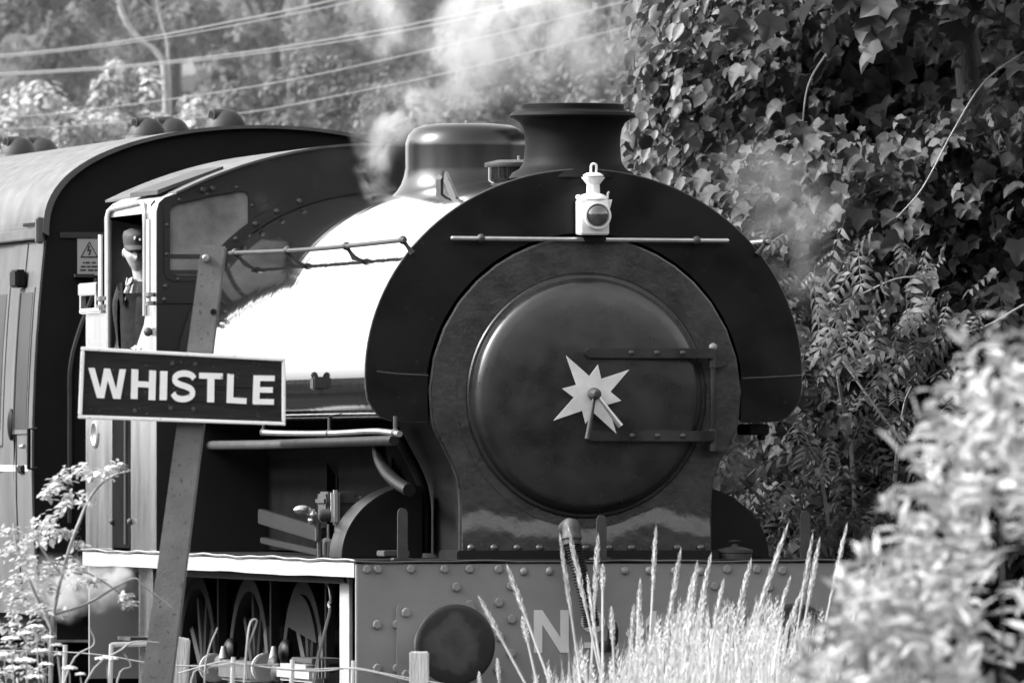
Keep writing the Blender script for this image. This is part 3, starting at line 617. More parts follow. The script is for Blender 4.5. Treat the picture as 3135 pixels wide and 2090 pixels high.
for px in (258, 299): q = onX(px, 1197, -CXH-.01); MB().sphere(q, .02, 10, 6).build('door_stop', 'iron', CABS)
p = onX(337, 907, -CXH-.01); p2 = onX(336, 1017, -CXH); q = onX(334, 1017, -CXH-.015)
q = S1(710, 1305); q = onX(q[0]*.75, q[1]*.75, -CXH-.02); MB().sphere(q, .026, 12, 8).tube([q, q+Vector((.03, 0, 0))], .012, 8).build('door_catch', 'iron', CABS)
# steps hanging below the cab, brackets behind the beam
b0, b1 = onX(322, 1303, -1.22), onX(355, 1303, -1.22)
MB().box((-1.22, (b0.y+b1.y)/2, .95), (.02, abs(b0.y-b1.y), .86)).build('cab_step_plate', 'cabs', LOCO, bevel=.003)
for z in (.55, .95): MB().box((-1.28, (b0.y+b1.y)/2, z), (.16, .42, .02)).build('cab_step', 'iron', LOCO)
b0, b1 = onX(784, 1330, -1.2), onX(806, 1330, -1.2)
MB().box((-1.2, (b0.y+b1.y)/2, .95), (.02, abs(b0.y-b1.y), .83)).build('front_step_plate', 'edge', LOCO, bevel=.003)
MB().tube([(-1.25, .12, 1.35), (-1.25, .12, .6)], .03, 10).build('steam_heat_pipe', 'rubber', LOCO)
for z in (1.18, 1.14): MB().lathe([(.034, 0), (.034, .012)], (-1.25, .12, z), (0, 0, 1), n=14).build('pipe_band', 'steel', LOCO)
MB().tube([onX(430, 1312, -1.2), onX(560, 1318, -1.2), onX(800, 1328, -1.2)], .03, 10).build('train_pipe', 'iron', LOCO)
# wheels
def wheel(y, cw, turn, rad=.66):
    for sx in (-1, 1):
        x = sx*.75; Wm = MB().prism([arc(0, 0, rad, 0, 357, 60), arc(0, 0, rad-.085, 0, 357, 60)[::-1]], (x-sx*.065, y, rad), (0, 1, 0), (0, 0, 1), (sx*.13, 0, 0)).build('wheel', 'wheel', LOCO, at=(x, y, rad), bevel=.006)
        MB().tube([(x-sx*.07, y, rad), (x+sx*.09, y, rad)], .13, 24).build('hub', 'wheel', Wm)
        for k in range(12):
            t = 2*math.pi*k/12+turn; d = Vector((0, math.cos(t), math.sin(t))); MB().tube([Vector((x, y, rad))+d*.1, Vector((x, y, rad))+d*(rad-.07)], [.032, .024], 6).build('spoke', 'wheel', Wm)
        a0 = math.degrees(turn)+cw
        ow = [(-(.0), 0)]; seg = arc(0, 0, rad-.09, a0-52, a0+52, 18)
        MB().prism(seg, (x+sx*.03, y, rad), (0, 1, 0), (0, 0, 1), (sx*.05, 0, 0)).build('counterweight', 'white' if y < 3 else 'wheel', Wm)  # front wheels white: the bright highlight on polished metal put into the colour
WY = [onX(693, 1430, -.82).y, onX(569, 1430, -.82).y]
wheel(WY[0], 84, .2); wheel(WY[1], 250, .3); wheel(WY[1]*2-WY[0], 250, .1)
for yw in (WY[0], WY[1], WY[1]*2-WY[0]):
    MB().box((-.80, yw-.72, .80), (.05, .05, 1.0)).build('brake_hanger', 'wheel', LOCO); MB().prism(arc(0, 0, .76, 150, 205, 8)+arc(0, 0, .675, 205, 150, 8), (-.84, yw, .66), (0, 1, 0), (0, 0, 1), (.1, 0, 0)).build('brake_block', 'iron', LOCO)
    for k in range(5): MB().box((-.70, yw, 1.20+.018*k), (.09, .80-.13*k, .015)).build('spring_leaf', 'wheel', LOCO)
    MB().box((-.70, yw, 1.10), (.05, .06, .30)).build('spring_buckle', 'wheel', LOCO)
MB().tube([(-.88, .9, .42), (-.88, 6.6, .42)], .025, 8).build('brake_rod', 'iron', LOCO)
# side rods with pale boxes and oil cups, bright in the sun
RX = -.98
def rr_(px, py): return onX(px, py, RX)
RODP = MB().box((RX, 3.7, .66), (.05, 3.6, .12)).build('side_rod', 'steel', LOCO, bevel=.012)
S4 = lambda zx, zy: ((600+zx/4.02)*.75, (1700+zy/4.02)*.75)
for (x0, x1, y0, y1, m) in ((480, 850, 1275, 1560, 'steel'), (1200, 1620, 1320, 1568, 'edge')):
    a, b = rr_(*S4(x0, y0)), rr_(*S4(x1, y1)); MB().box((RX-.05, (a.y+b.y)/2, (a.z+b.z)/2), (.10, abs(a.y-b.y), abs(a.z-b.z))).build('slide_block', m, LOCO, bevel=.02)
for zx in (220, 865): p = rr_(*S4(zx, 1380)); MB().lathe([(.085, -.03), (.085, .03)], p, (0, 1, 0), n=24).build('gland_flange', 'edge', LOCO, bevel=.008)
for zx in (340, 960): p = rr_(*S4(zx, 1260)); q = rr_(*S4(zx, 1115)); MB().tube([p, q], [.03, .013], 10).build('oil_cup', 'edge', LOCO)
for (zx, zy) in ((430, 1170), (1110, 1190)): p = onX(*S4(zx, zy), -.9); MB().sphere(p, .075, 12, 8, (.6, 1, 1)).build('axlebox', 'black', LOCO)
for (zx, zy) in ((300, 1330), (960, 1340), (1000, 1440)): p = rr_(*S4(zx, zy)); MB().sphere(p, .055, 10, 6, (.7, 1.3, 1)).build('crank_pin', 'iron', LOCO)
p = rr_(*S4(1650, 1290)); MB().box((RX-.06, p.y, p.z), (.2, .6, .03)).build('front_step', 'iron', LOCO, bevel=.004)
for k in range(4): p = rr_(*S4(1750+42*k, 1390)); MB().box((RX-.12, p.y, p.z), (.02, .03, .10)).build('step_riser', 'iron', LOCO)
pp = [onX(*S4(x, y), -1.15) for x, y in ((1550, 270), (1640, 380), (1660, 545), (1635, 600), (1650, 680), (1590, 920), (1500, 1270), (1450, 1568))]
MB().tube(spl(pp, 4), .009, 8).build('drain_rod', 'steel', LOCO)

# ================================================================== headlamp on its iron
S5 = lambda zx, zy: ((1700+zx/5.058)*.75, (450+zy/5.058)*.75)
HLY = .36
lc = onY(*S5(585, 1360), HLY)
HL = thing('headlamp', 'white enamelled oil headlamp standing on the top lamp iron of the locomotive', 'lamp', lc)
k5 = 1/(5.058*1.3333*428)*1.0
def lm(zx, zy): return onY(*S5(zx, zy), HLY)
wbx = lm(800, 1000).x-lm(360, 1000).x; z0, z1_ = lm(0, 1360).z, lm(0, 815).z; xc = lm(582, 0).x
MB().box((xc, HLY+.01, (z0+z1_)/2), (wbx, wbx*.9, z1_-z0)).build('lamp_case', 'white', HL, bevel=.006)
MB().lathe([(wbx*.52, 0), (wbx*.53, .004), (wbx*.5, .014), (wbx*.36, .028), (wbx*.25, .033)], (xc+.004, HLY+.01, z1_+.001), n=28).build('lamp_shoulder', 'white', HL)
zz = [lm(0, y).z for y in (745, 580, 480, 465, 455, 420, 398)]
MB().lathe([(.038, zz[0]-z1_-.008), (.0345, zz[1]-z1_), (.062, zz[2]-z1_), (.063, zz[3]-z1_)], (xc+.005, HLY+.01, z1_), n=28).build('lamp_chimney', 'white', HL)
MB().lathe([(.054, zz[4]-z1_), (.055, zz[5]-z1_-.004), (.035, zz[6]-z1_), (0, zz[6]-z1_+.002)], (xc+.005, HLY+.01, z1_), n=28).build('lamp_cowl', 'white', HL)
MB().tube(spl([lm(555, 405), lm(558, 300), lm(580, 265), lm(620, 268), lm(640, 300), lm(635, 405)], 4), .0065, 8).build('lamp_handle', 'white', HL)
lcn = onY(*S5(650, 1065), HLY-.07); rl = (lm(850, 0).x-lm(468, 0).x)/2
MB().lathe([(rl+.004, -.05), (rl+.004, .028), (rl-.004, .03), (rl-.006, .02)], lcn, (0, -1, 0), n=36).build('lens_ring', 'white', HL)
MB().lathe([(rl-.004, .0), (rl-.006, .016), (rl*.8, .03), (rl*.5, .042), (rl*.2, .047), (0, .048)], lcn, (0, -1, 0), n=36).build('lens', 'lens', HL, smooth=80)
MB().tube(spl([lm(350, 815), lm(332, 780), lm(350, 755), lm(385, 755)], 3), .006, 8).build('lamp_hinge', 'white', HL)
MB().tube([lm(812, 800), lm(815, 720), lm(835, 695)], .006, 8).build('lamp_hasp', 'white', HL)
a = lm(808, 815); b = lm(880, 815); c = lm(845, 960); MB().prism([(a.x, a.z), (b.x, b.z), (c.x, c.z), (lm(805, 0).x, c.z)], (0, HLY-.01, 0), *XZ, (0, .03, 0)).build('lamp_bracket', 'white', HL)

# ================================================================== carriage
YE, CL = 9.70, 20.0
ZCR, ZAP = 3.37, 4.03                          # cantrail, roof crown
CAR = thing('passenger_carriage', 'light sided passenger carriage with grey arched roof coupled behind the locomotive', 'carriage', (0, YE, 0))
def side_x(z): return 1.41-(.085*((z-1.93)/1.46)**2 if z > 1.93 else .05*((1.93-z)/.85)**2)
roofp = [(1.345*math.cos(R(t)), ZCR+(ZAP-ZCR)*math.sin(R(t))**.80) for t in np.linspace(0, 180, 49)]
endp = [(-side_x(z), z) for z in np.linspace(1.05, ZCR, 14)][::1]
endo = endp+[(-x, z) for x, z in roofp][1:-1]+[(side_x(z), z) for z in np.linspace(ZCR, 1.05, 14)]
MB().prism(endo, (0, YE, 0), *XZ, (0, .06, 0)).build('end_wall', 'cend', CAR, smooth=0)
rp = [(x*1.012, z+.008) for x, z in roofp]
MB().prism(rp+[(x*.985, z-.012) for x, z in roofp[::-1]], (0, YE-.05, 0), *XZ, (0, CL+.1, 0)).build('roof', 'croof', CAR, smooth=50)
for sx in (-1, 1):
    zs = np.linspace(1.05, ZCR+.02, 16)
    sp_ = [(sx*side_x(z), z) for z in zs]+[(sx*(side_x(z)-.04), z) for z in zs[::-1]]
    SDC = MB().prism(sp_, (0, YE+.061, 0), *XZ, (0, CL-.12, 0)).build('body_side', 'coach', CAR, smooth=50)
    gz = ZCR+.0
    MB().prism([(sx*1.345, gz+.03), (sx*1.385, gz+.03), (sx*1.385, gz-.03), (sx*1.345, gz-.03)], (0, YE-.03, 0), *XZ, (0, CL, 0)).build('gutter', 'croof', SDC, bevel=.006)
    MB().prism([(sx*1.337, gz+.085), (sx*1.36, gz+.08), (sx*1.362, gz+.045), (sx*1.34, gz+.045)], (0, YE-.03, 0), *XZ, (0, CL, 0)).build('cornice', 'croof', SDC)
    if sx > 0: continue
    for k in range(9): MB().box((sx*1.372, YE+.08+.055*k, gz+.062), (.03, .018, .02)).build('cornice_clip', 'vent', SDC)
    MB().box((sx*1.375, YE-.01, gz+.02), (.05, .06, .16)).build('gutter_end', 'croof', SDC, bevel=.01)
    def strip(nm, y0, y1, z0, z1, pr, m, par, n=12):
        zz = np.linspace(z0, z1, n); l = [(-(side_x(z)+pr), z) for z in zz]+[(-(side_x(z)+.0005), z) for z in zz[::-1]]
        return MB().prism(l, (0, y0, 0), *XZ, (0, y1-y0, 0)).build(nm, m, par, smooth=50)
    strip('corner_pillar', YE-.004, YE+.13, 1.1, ZCR-.04, .014, 'coach', SDC)
    cy_ = lambda px, py: onX(px, py, -1.40).y
    DO = strip('door', cy_(78, 900), cy_(14, 900), 1.15, ZCR-.05, .010, 'coach', SDC)
    y0, y1 = cy_(77, 900)-.0, cy_(45, 900)
    za, zb_ = onX(60, 985, -1.4).z, onX(60, 672, -1.39).z
    zz = np.linspace(za, zb_, 10)
    W1 = strip('door_window', y0+.07, y1+.10, za-.03, zb_+.03, .020, 'coach', DO)
    strip('pane', y0+.10, y1+.06, za, zb_, .023, 'pane', W1)
    strip('window_dark_strip', y1+.02, y1+.065, za, zb_, .026, 'cend', W1)  # narrow black strip over the rear edge of the pane
    strip('door_joint', cy_(46, 700), cy_(46, 700)+.03, 1.2, ZCR-.05, .014, 'cend', DO)
    W2 = strip('droplight', cy_(14, 800), cy_(14, 800)+1.3, za-.1, zb_+.1, .016, 'coach', SDC)
    strip('pane', cy_(14, 800)+.08, cy_(14, 800)+1.2, za, zb_-.0, .019, 'pane', W2)
    p = onX(45, 640, -1.40); MB().box((-1.41, p.y, p.z), (.07, .22, .11)).build('door_hinge', 'cend', DO, bevel=.012)
    p = onX(26, 975, -1.43); MB().sphere(p, .10, 12, 8, (.25, .5, 1)).build('door_catch', 'cend', DO)
    a, b = onX(66, 985, -1.46), onX(66, 1076, -1.46); MB().tube([a+Vector((.05, 0, 0)), a, b, b+Vector((.05, 0, 0))], .013, 8).build('grab_handle', 'cend', DO)
    p = onX(52, 1025, -1.45); MB().tube([p+Vector((0, -.06, 0)), p+Vector((0, .05, 0))], .014, 8).build('door_handle', 'steel', DO)
    p = onX(60, 1077, -1.42); MB().box((-1.425, YE+.35, p.z), (.04, .18, .05)).build('lower_hinge', 'cend', DO, bevel=.01)
    strip('waist_line', YE+.135, YE+CL-.5, 1.925, 1.965, .011, 'plate', SDC)
    MB().tube([onX(34, 985, -1.425), onX(34, 1210, -1.40)], .008, 6).build('door_seam', 'cend', DO)
    for k in range(4):
        y = YE+2.9+k*4.2; Wk = strip('window', y, y+1.3, 2.2, 3.05, .012, 'coach', SDC); strip('pane', y+.06, y+1.24, 2.26, 2.99, .016, 'pane', Wk)
# end fittings
a, b = onY(70, 532, YE-.01), onY(340, 536, YE-.01)
MB().box((0, YE-.008, onY(200, 540, YE).z), (2.5, .016, .035)).build('end_ledge', 'vent', CAR)
pp = [onY(x, y, YE-.10) for x, y in ((225, 640), (212, 690), (185, 760), (165, 840), (163, 940), (163, 1200))]
MB().tube(spl(pp, 6), .022, 8).build('end_pipe', 'cend', CAR)
MB().box(onY(193, 633, YE-.03), (.12, .06, .02)).build('end_step', 'vent', CAR)
a, b = onY(178, 633, YE-.012), onY(231, 548, YE-.012)
NP = MB().box(((a.x+b.x)/2, YE-.006, (a.z+b.z)/2), (b.x-a.x, .008, b.z-a.z)).build('warning_plate', 'plate', CAR, bevel=.002)
T1 = lambda zx, zy: ((220+zx/11.2)*.75, (720+zy/11.2)*.75)
def tp(zx, zy): p = onY(*T1(zx, zy), YE-.011); return (p.x, p.z)
MB().prism([[tp(600, 205), tp(905, 775), tp(285, 775)], [tp(600, 275), tp(350, 725), tp(845, 725)]], (0, YE-.0105, 0), *XZ, (0, -.0015, 0)).build('warning_triangle', 'ink', NP, smooth=0)
MB().prism([tp(565, 350), tp(625, 370), tp(590, 490), tp(670, 490), tp(640, 630), tp(660, 630), tp(580, 710), tp(565, 620), tp(595, 625), tp(610, 550), tp(520, 560)], (0, YE-.0105, 0), *XZ, (0, -.0015, 0)).build('lightning_flash', 'ink', NP, smooth=0)
for (y, segs) in ((945, ((380, 440), (470, 620), (690, 820))), (1080, ((310, 480), (520, 640), (670, 890))), (1200, ((280, 480), (560, 740), (770, 890)))):
    for (x0, x1) in segs: MB().prism([tp(x0, y+28), tp(x1, y+28), tp(x1, y-28), tp(x0, y-28)], (0, YE-.0105, 0), *XZ, (0, -.0012, 0)).build('lettering', 'vent', NP, smooth=0)
T2 = lambda zx, zy: ((200+zx/7.84)*.75, (1540+zy/7.84)*.75)
for ch, y0, y1 in (('N', 380, 510), ('P', 575, 715), ('D', 775, 905), ('D', 970, 1105), ('U', 1165, 1305)):
    a = onY(*T2(278, y1), YE-.001); b = onY(*T2(385, y0), YE-.001); flat_letter('letter', GL[ch], a.x, a.z, b.x-a.x, b.z-a.z, YE-.001, 'dimletter', CAR)
MB().box((0, YE+.02, 2.2), (.95, .5, 2.1)).build('gangway', 'cend', CAR, bevel=.03)
MB().box((0, YE+CL/2, .98), (2.5, CL-.2, .16)).build('underframe', 'cend', CAR)
for y in (2.6, 16.8): MB().box((0, YE+y, .55), (2.3, 3.0, .55)).build('bogie', 'cend', CAR, bevel=.04)
for sx in (-.87, .87): MB().lathe([(.09, 0), (.08, .45), (.2, .47), (.2, .50), (0, .51)], (sx, YE+.05, 1.03), (0, -1, 0), n=24).build('buffer', 'cend', CAR)
MB().box((-1.25, YE+1.6, .78), (.30, 2.6, .05)).build('footboard', 'vent', CAR)
# roof ventilators
def roofz(x): return ZCR+(ZAP-ZCR)*math.sin(math.acos(min(1, abs(x)/1.345)))**.80
def vent(px, X, s):
    d = ray(px, 300); t = 0
    # y along the roof where the column px meets X
    k = (px-CX)/FPX; Y = CAM.y; 
    dx = V.x+RT.x*k; dy = V.y+RT.y*k; tt = (X-CAM.x)/dx; Y = CAM.y+dy*tt
    z = roofz(X)
    s *= 1.12; U_ = Vector((-.95, -.30, 0)).normalized()
    vv = MB().lathe([(.17*s, -.02), (.168*s, .03*s), (.155*s, .09*s), (.128*s, .145*s), (.09*s, .185*s), (.045*s, .205*s), (0, .21*s)], (X, Y, z), n=24, sx=1.15).build('roof_vent', 'vent', CAR, at=(X, Y, z), smooth=60)
    p = Vector((X, Y, z+.135*s)); MB().tube([p, p+U_*.15*s+Vector((0, 0, .015*s))], [.085*s, .062*s], 14).build('vent_hood', 'vent', vv)
    p = p+U_*.15*s+Vector((0, 0, .016*s)); MB().tube([p-U_*.01, p+U_*.003], .045*s, 12).build('vent_mouth', 'cend', vv)
    MB().lathe([(.20*s, -.03), (.19*s, .018)], (X, Y, z), n=20, sx=1.15).build('vent_base', 'croof', vv)
vent(518, .02, .60); vent(391, .05, .64); vent(338, -.25, .56); vent(92, .05, .64); vent(42, -.25, .58); vent(180, .30, .36); vent(466, .35, .36)

# ================================================================== driver
DX, DYY = onY(316, 570, 7.22).x, 7.22
hz = onY(0, 578, 7.22).z                      # middle of the head
PER = thing('person', 'driver in a dark peaked cap and overalls looking out of the cab doorway', 'person', (DX, DYY, ZB+.045))
def skin_body():
    me = bpy.data.meshes.new('body'); J = {}
    P = [('pel', (0, .06, .95), .11), ('bel', (0, .06, 1.12), .105), ('che', (0, .06, 1.32), .11), ('nk0', (0, .05, 1.46), .07), ('nk1', (0, .03, 1.54), .06), ('hd', (0, .01, 1.64), .075),
         ('shR', (-.15, .05, 1.40), .07), ('elR', (-.23, .05, 1.13), .055), ('wrR', (-.12, -.10, 1.0), .036), ('shL', (.15, .05, 1.40), .07), ('elL', (.23, .05, 1.13), .055), ('wrL', (.10, -.10, 1.0), .036),
         ('hiR', (-.08, .05, .88), .09), ('knR', (-.10, .08, .50), .07), ('anR', (-.10, .12, .09), .05), ('toR', (-.11, .0, .04), .035),
         ('hiL', (.08, .05, .88), .09), ('knL', (.10, .08, .50), .07), ('anL', (.10, .12, .09), .05), ('toL', (.11, .0, .04), .035)]
    E = [('pel', 'bel'), ('bel', 'che'), ('che', 'nk0'), ('nk0', 'nk1'), ('nk1', 'hd'), ('che', 'shR'), ('shR', 'elR'), ('elR', 'wrR'), ('che', 'shL'), ('shL', 'elL'), ('elL', 'wrL'), ('pel', 'hiR'), ('hiR', 'knR'), ('knR', 'anR'), ('anR', 'toR'), ('pel', 'hiL'), ('hiL', 'knL'), ('knL', 'anL'), ('anL', 'toL')]
    for hand, wx, sg in (('R', (-.12, -.10, 1.0), 1), ('L', (.10, -.10, 1.0), -1)):
        wv = Vector(wx); P.append(('pm'+hand, tuple(wv+Vector((.03*sg, -.06, -.005))), .032)); E.append(('wr'+hand, 'pm'+hand))
        for k, (ox, ln) in enumerate(((-.033, .05), (-.011, .06), (.013, .056), (.034, .045))):
            b0 = wv+Vector((.03*sg+ox*.9, -.085, .0)); P.append((f'f{hand}{k}a', tuple(b0), .0115)); P.append((f'f{hand}{k}b', tuple(b0+Vector((0, -ln*.6, -.005))), .0105)); P.append((f'f{hand}{k}c', tuple(b0+Vector((0, -ln*.75, -.035))), .0095))
            E += [('pm'+hand, f'f{hand}{k}a'), (f'f{hand}{k}a', f'f{hand}{k}b'), (f'f{hand}{k}b', f'f{hand}{k}c')]
        t0 = wv+Vector((.03*sg+.036*sg, -.05, .0)); P.append((f't{hand}a', tuple(t0), .011)); P.append((f't{hand}b', tuple(t0+Vector((.012*sg, -.035, -.012))), .0095)); E += [('pm'+hand, f't{hand}a'), (f't{hand}a', f't{hand}b')]
    ix = {p[0]: i for i, p in enumerate(P)}
    me.from_pydata([p[1] for p in P], [(ix[a], ix[b]) for a, b in E], [])
    o = bpy.data.objects.new('tmp_body', me); COL.objects.link(o)
    m = o.modifiers.new('s', 'SKIN'); m.use_smooth_shade = True
    for i, p in enumerate(P): me.skin_vertices[0].data[i].radius = (p[2], p[2]); me.skin_vertices[0].data[i].use_root = (i == 0)
    o.modifiers.new('d', 'SUBSURF').levels = 2
    dg = bpy.context.evaluated_depsgraph_get(); dg.update(); r = bpy.data.meshes.new_from_object(o.evaluated_get(dg)); bpy.data.objects.remove(o); return r
def head_verts():
    b = MB(); b.sphere((0, 0, 0), 1, 40, 28); out = []
    for p in b.v:
        x, y, z = p.x*.076, p.y*.096, p.z*.118
        fr = max(0, -p.y)                                           # front of the face looks along -Y
        if z < -.02: x *= 1-.30*((-z-.02)/.1); y *= 1-.10*((-z-.02)/.1)
        def bump(cx, cz, rx, rz, a): return a*math.exp(-((x-cx)/rx)**2-((z-cz)/rz)**2)*(1 if p.y < 0 else 0)
        y -= bump(0, -.018, .011, .022, .026)+bump(0, -.033, .017, .011, .012)     # nose
        y += bump(-.031, .008, .017, .012, .014)+bump(.031, .008, .017, .012, .014)  # eye sockets
        y -= bump(-.032, .032, .022, .008, .006)+bump(.032, .032, .022, .008, .006)  # brows
        y -= bump(0, -.058, .022, .006, .006)+bump(0, -.074, .02, .007, .005)
        y += bump(0, -.066, .024, .0035, .006)                                       # mouth line
        y -= bump(0, -.102, .022, .016, .010)                                        # chin
        y -= bump(-.045, -.02, .018, .02, .006)+bump(.045, -.02, .018, .02, .006)
        out.append(Vector((x, y, z)))
    return out, b.f
hv, hf = head_verts(); hb = MB(); HZ = hz-(ZB+.045)
hm_ = Matrix.Rotation(R(60), 4, 'Z') @ Matrix.Rotation(R(4), 4, 'X')
hb.add([Vector((0, 0, HZ))+(hm_ @ p) for p in hv], hf)
for sx in (-1, 1): hb.sphere(Vector((0, 0, HZ))+(hm_ @ Vector((sx*.077, .012, -.005))), .03, 10, 8, (.35, .6, 1))
bm_ = skin_body()
sc_ = HZ/1.64
body_m = bmesh.new(); body_m.from_mesh(bm_)
for v in body_m.verts: v.co = Vector((v.co.x, v.co.y, v.co.z*sc_))
tmp = bpy.data.meshes.new('t'); hb_me = hb.mesh('h', None, smooth=0); body_m.from_mesh(hb_me); body_m.to_mesh(tmp); body_m.free()
to_ = bpy.data.objects.new('t', tmp); COL.objects.link(to_)
rm = to_.modifiers.new('r', 'REMESH'); rm.mode = 'VOXEL'; rm.voxel_size = .0055; rm.use_smooth_shade = True
dg = bpy.context.evaluated_depsgraph_get(); dg.update(); bodyme = bpy.data.meshes.new_from_object(to_.evaluated_get(dg)); bpy.data.objects.remove(to_)
bb = bmesh.new(); bb.from_mesh(bodyme); seen = set(); best = []
for v in bb.verts:
    if v.index in seen: continue
    st_ = [v]; isl = []; seen.add(v.index)
    while st_:
        q = st_.pop(); isl.append(q)
        for e in q.link_edges:
            w2 = e.other_vert(q)
            if w2.index not in seen: seen.add(w2.index); st_.append(w2)
    if len(isl) > len(best): best = isl
keep = set(v.index for v in best); bmesh.ops.delete(bb, geom=[v for v in bb.verts if v.index not in keep], context='VERTS'); bb.to_mesh(bodyme); bb.free()
bodyme.materials.clear(); bodyme.materials.append(M['skin']); bodyme.shade_smooth()
O0 = Vector((DX, DYY, ZB+.045))
link('body', bodyme, PER, O0)
def off(p): return O0+Vector(p)
for sx in (-1, 1):
    e_ = Vector((0, 0, HZ))+(hm_ @ Vector((sx*.031, -.079, .008))); MB().sphere(O0+e_, .0062, 10, 8, (1.3, .8, .6)).build('eye', 'cloth', PER)
# clothing lofted round the torso and limbs
def loft(rings, n=28, a0=0, a1=360):
    b = MB(); v = []; f = []; full = abs(a1-a0) >= 360; m = n if full else n+1
    for (z, rx, ry, cx, cy_) in rings:
        for k in range(m): t = R(a0+(a1-a0)*k/n); v.append(off((cx+rx*math.cos(t), cy_+ry*math.sin(t), z*sc_)))
    for i in range(len(rings)-1):
        for k in range(n): f.append((i*m+k, i*m+(k+1) % m, (i+1)*m+(k+1) % m, (i+1)*m+k))
    return b.add(v, f)
torso = [(.80, .18, .135, 0, .06), (.95, .18, .14, 0, .06), (1.10, .18, .14, 0, .06), (1.25, .195, .145, 0, .06), (1.36, .205, .14, 0, .06), (1.43, .18, .12, 0, .06), (1.475, .11, .09, 0, .05)]
loft(torso[:5]+[(1.41, .20, .15, 0, .05)]).build('overalls', 'cloth', PER, smooth=70)
loft([(z, rx+.016, ry+.016, cx, c2) for z, rx, ry, cx, c2 in torso], a0=-58, a1=238).build('jacket', 'jacket', PER, smooth=70)
for sx, el, wr in ((-1, (-.23, .05, 1.13), (-.12, -.10, 1.0)), (1, (.23, .05, 1.13), (.10, -.10, 1.0))):
    pts = [off((sx*.15, .04, 1.42*sc_)), off((sx*.205, .03, 1.33*sc_)), off((el[0], el[1], el[2]*sc_)), off((wr[0], wr[1], wr[2]*sc_))]
    MB().tube(spl(pts, 5), [.095-.047*i/15 for i in range(16)], 14).build('sleeve', 'jacket', PER, smooth=70)
loft([(1.37, .13, .150, 0, .05), (1.45, .10, .11, 0, .045), (1.50, .07, .075, 0, .04)], a0=-125, a1=-78).build('shirt_front', 'shirt', PER)
for sx in (-1, 1): MB().prism([(0, 0), (.035, .025), (.038, .055), (.012, .05)], off((0, -.075, 1.445*sc_)), (sx, .35, 0), (0, .25, 1), (0, -.006, 0)).build('shirt_collar', 'shirt', PER)
MB().prism([(-.012, .03), (.012, .03), (.022, -.10), (-.022, -.10)], off((0, -.10, 1.44*sc_)), *XZ, (0, -.008, 0)).build('necktie', 'cloth', PER)
# trousers for completeness
for sx in (-1, 1): MB().tube([off((sx*.09, .06, .95)), off((sx*.10, .08, .52)), off((sx*.10, .12, .12))], [.11, .088, .08], 16).build('trouser_leg', 'cloth', PER)
for sx in (-1, 1): MB().sphere(off((sx*.105, .07, .055)), .06, 14, 8, (.85, 2.0, .95)).build('boot', 'cloth', PER)
# cap with peak and badge
cb = MB(); rings = []
cv = []; cf = []; n = 28
for (z, rx, ry) in ((.045, .083, .104), (.075, .086, .107), (.10, .088, .110), (.122, .080, .10), (.135, .05, .065), (.138, .0, .0)):
    for k in range(n): t = 2*math.pi*k/n; cv.append(off((0, 0, HZ))+(hm_ @ Vector((rx*math.cos(t), ry*math.sin(t)+.004, z+.012*(-math.sin(t)*-1)*.4))))
for i in range(5):
    for k in range(n): cf.append((i*n+k, i*n+(k+1) % n, (i+1)*n+(k+1) % n, (i+1)*n+k))
CAP = cb.add(cv, cf).build('cap', 'cap', PER, smooth=60)
pv = []; pf = []
for j, (rr_x, rr_y, dz) in enumerate(((.083, .104, .047), (.084, .135, .036), (.075, .158, .024), (.074, .157, .019), (.083, .134, .031), (.082, .103, .041))):
    for k in range(15): t = R(200+140*k/14); pv.append(off((0, 0, HZ))+(hm_ @ Vector((rr_x*math.cos(t), rr_y*math.sin(t), dz-.006*math.cos(t)**2))))
for j in range(6):
    for k in range(14): a_, b_2 = j*15, ((j+1) % 6)*15; pf.append((a_+k, a_+k+1, b_2+k+1, b_2+k))
MB().add(pv, pf).build('cap_peak', 'cap', CAP, smooth=50)
bc = off((0, 0, HZ))+(hm_ @ Vector((-.012, -.107, .088))); MB().sphere(bc, .013, 12, 8, (1, .5, 1)).build('cap_badge', 'shirt', CAP)
bc = off((0, 0, HZ))+(hm_ @ Vector((.016, -.106, .080))); MB().box(bc, (.04, .012, .014)).build('cap_band_badge', 'plate', CAP)
loft([((HZ+.0)/sc_, .081, .10, 0, .008), ((HZ+.05)/sc_, .083, .103, 0, .008)], a0=10, a1=170).build('hair', 'hair', PER)
PER.rotation_euler.z = R(-72)
# cloth in the hand over the doorway ledge
cw = MB(); p = onX(313, 787, -1.30)
gv = []; gf = []
for i in range(9):
    for j in range(6): gv.append((p.x-.02+.10*j/5, p.y-.16+.32*i/8, p.z-.03+.012*math.sin(i*1.3+j)+.014*math.sin(j*2.1)-.02*abs(i-4)/4))
for i in range(8):
    for j in range(5): gf.append((i*6+j, (i+1)*6+j, (i+1)*6+j+1, i*6+j+1))
tag(cw.add(gv, gf).build('wiping_rag', 'plate', None, at=p, smooth=60), 'crumpled pale wiping cloth lying on the ledge of the cab doorway', 'cloth')

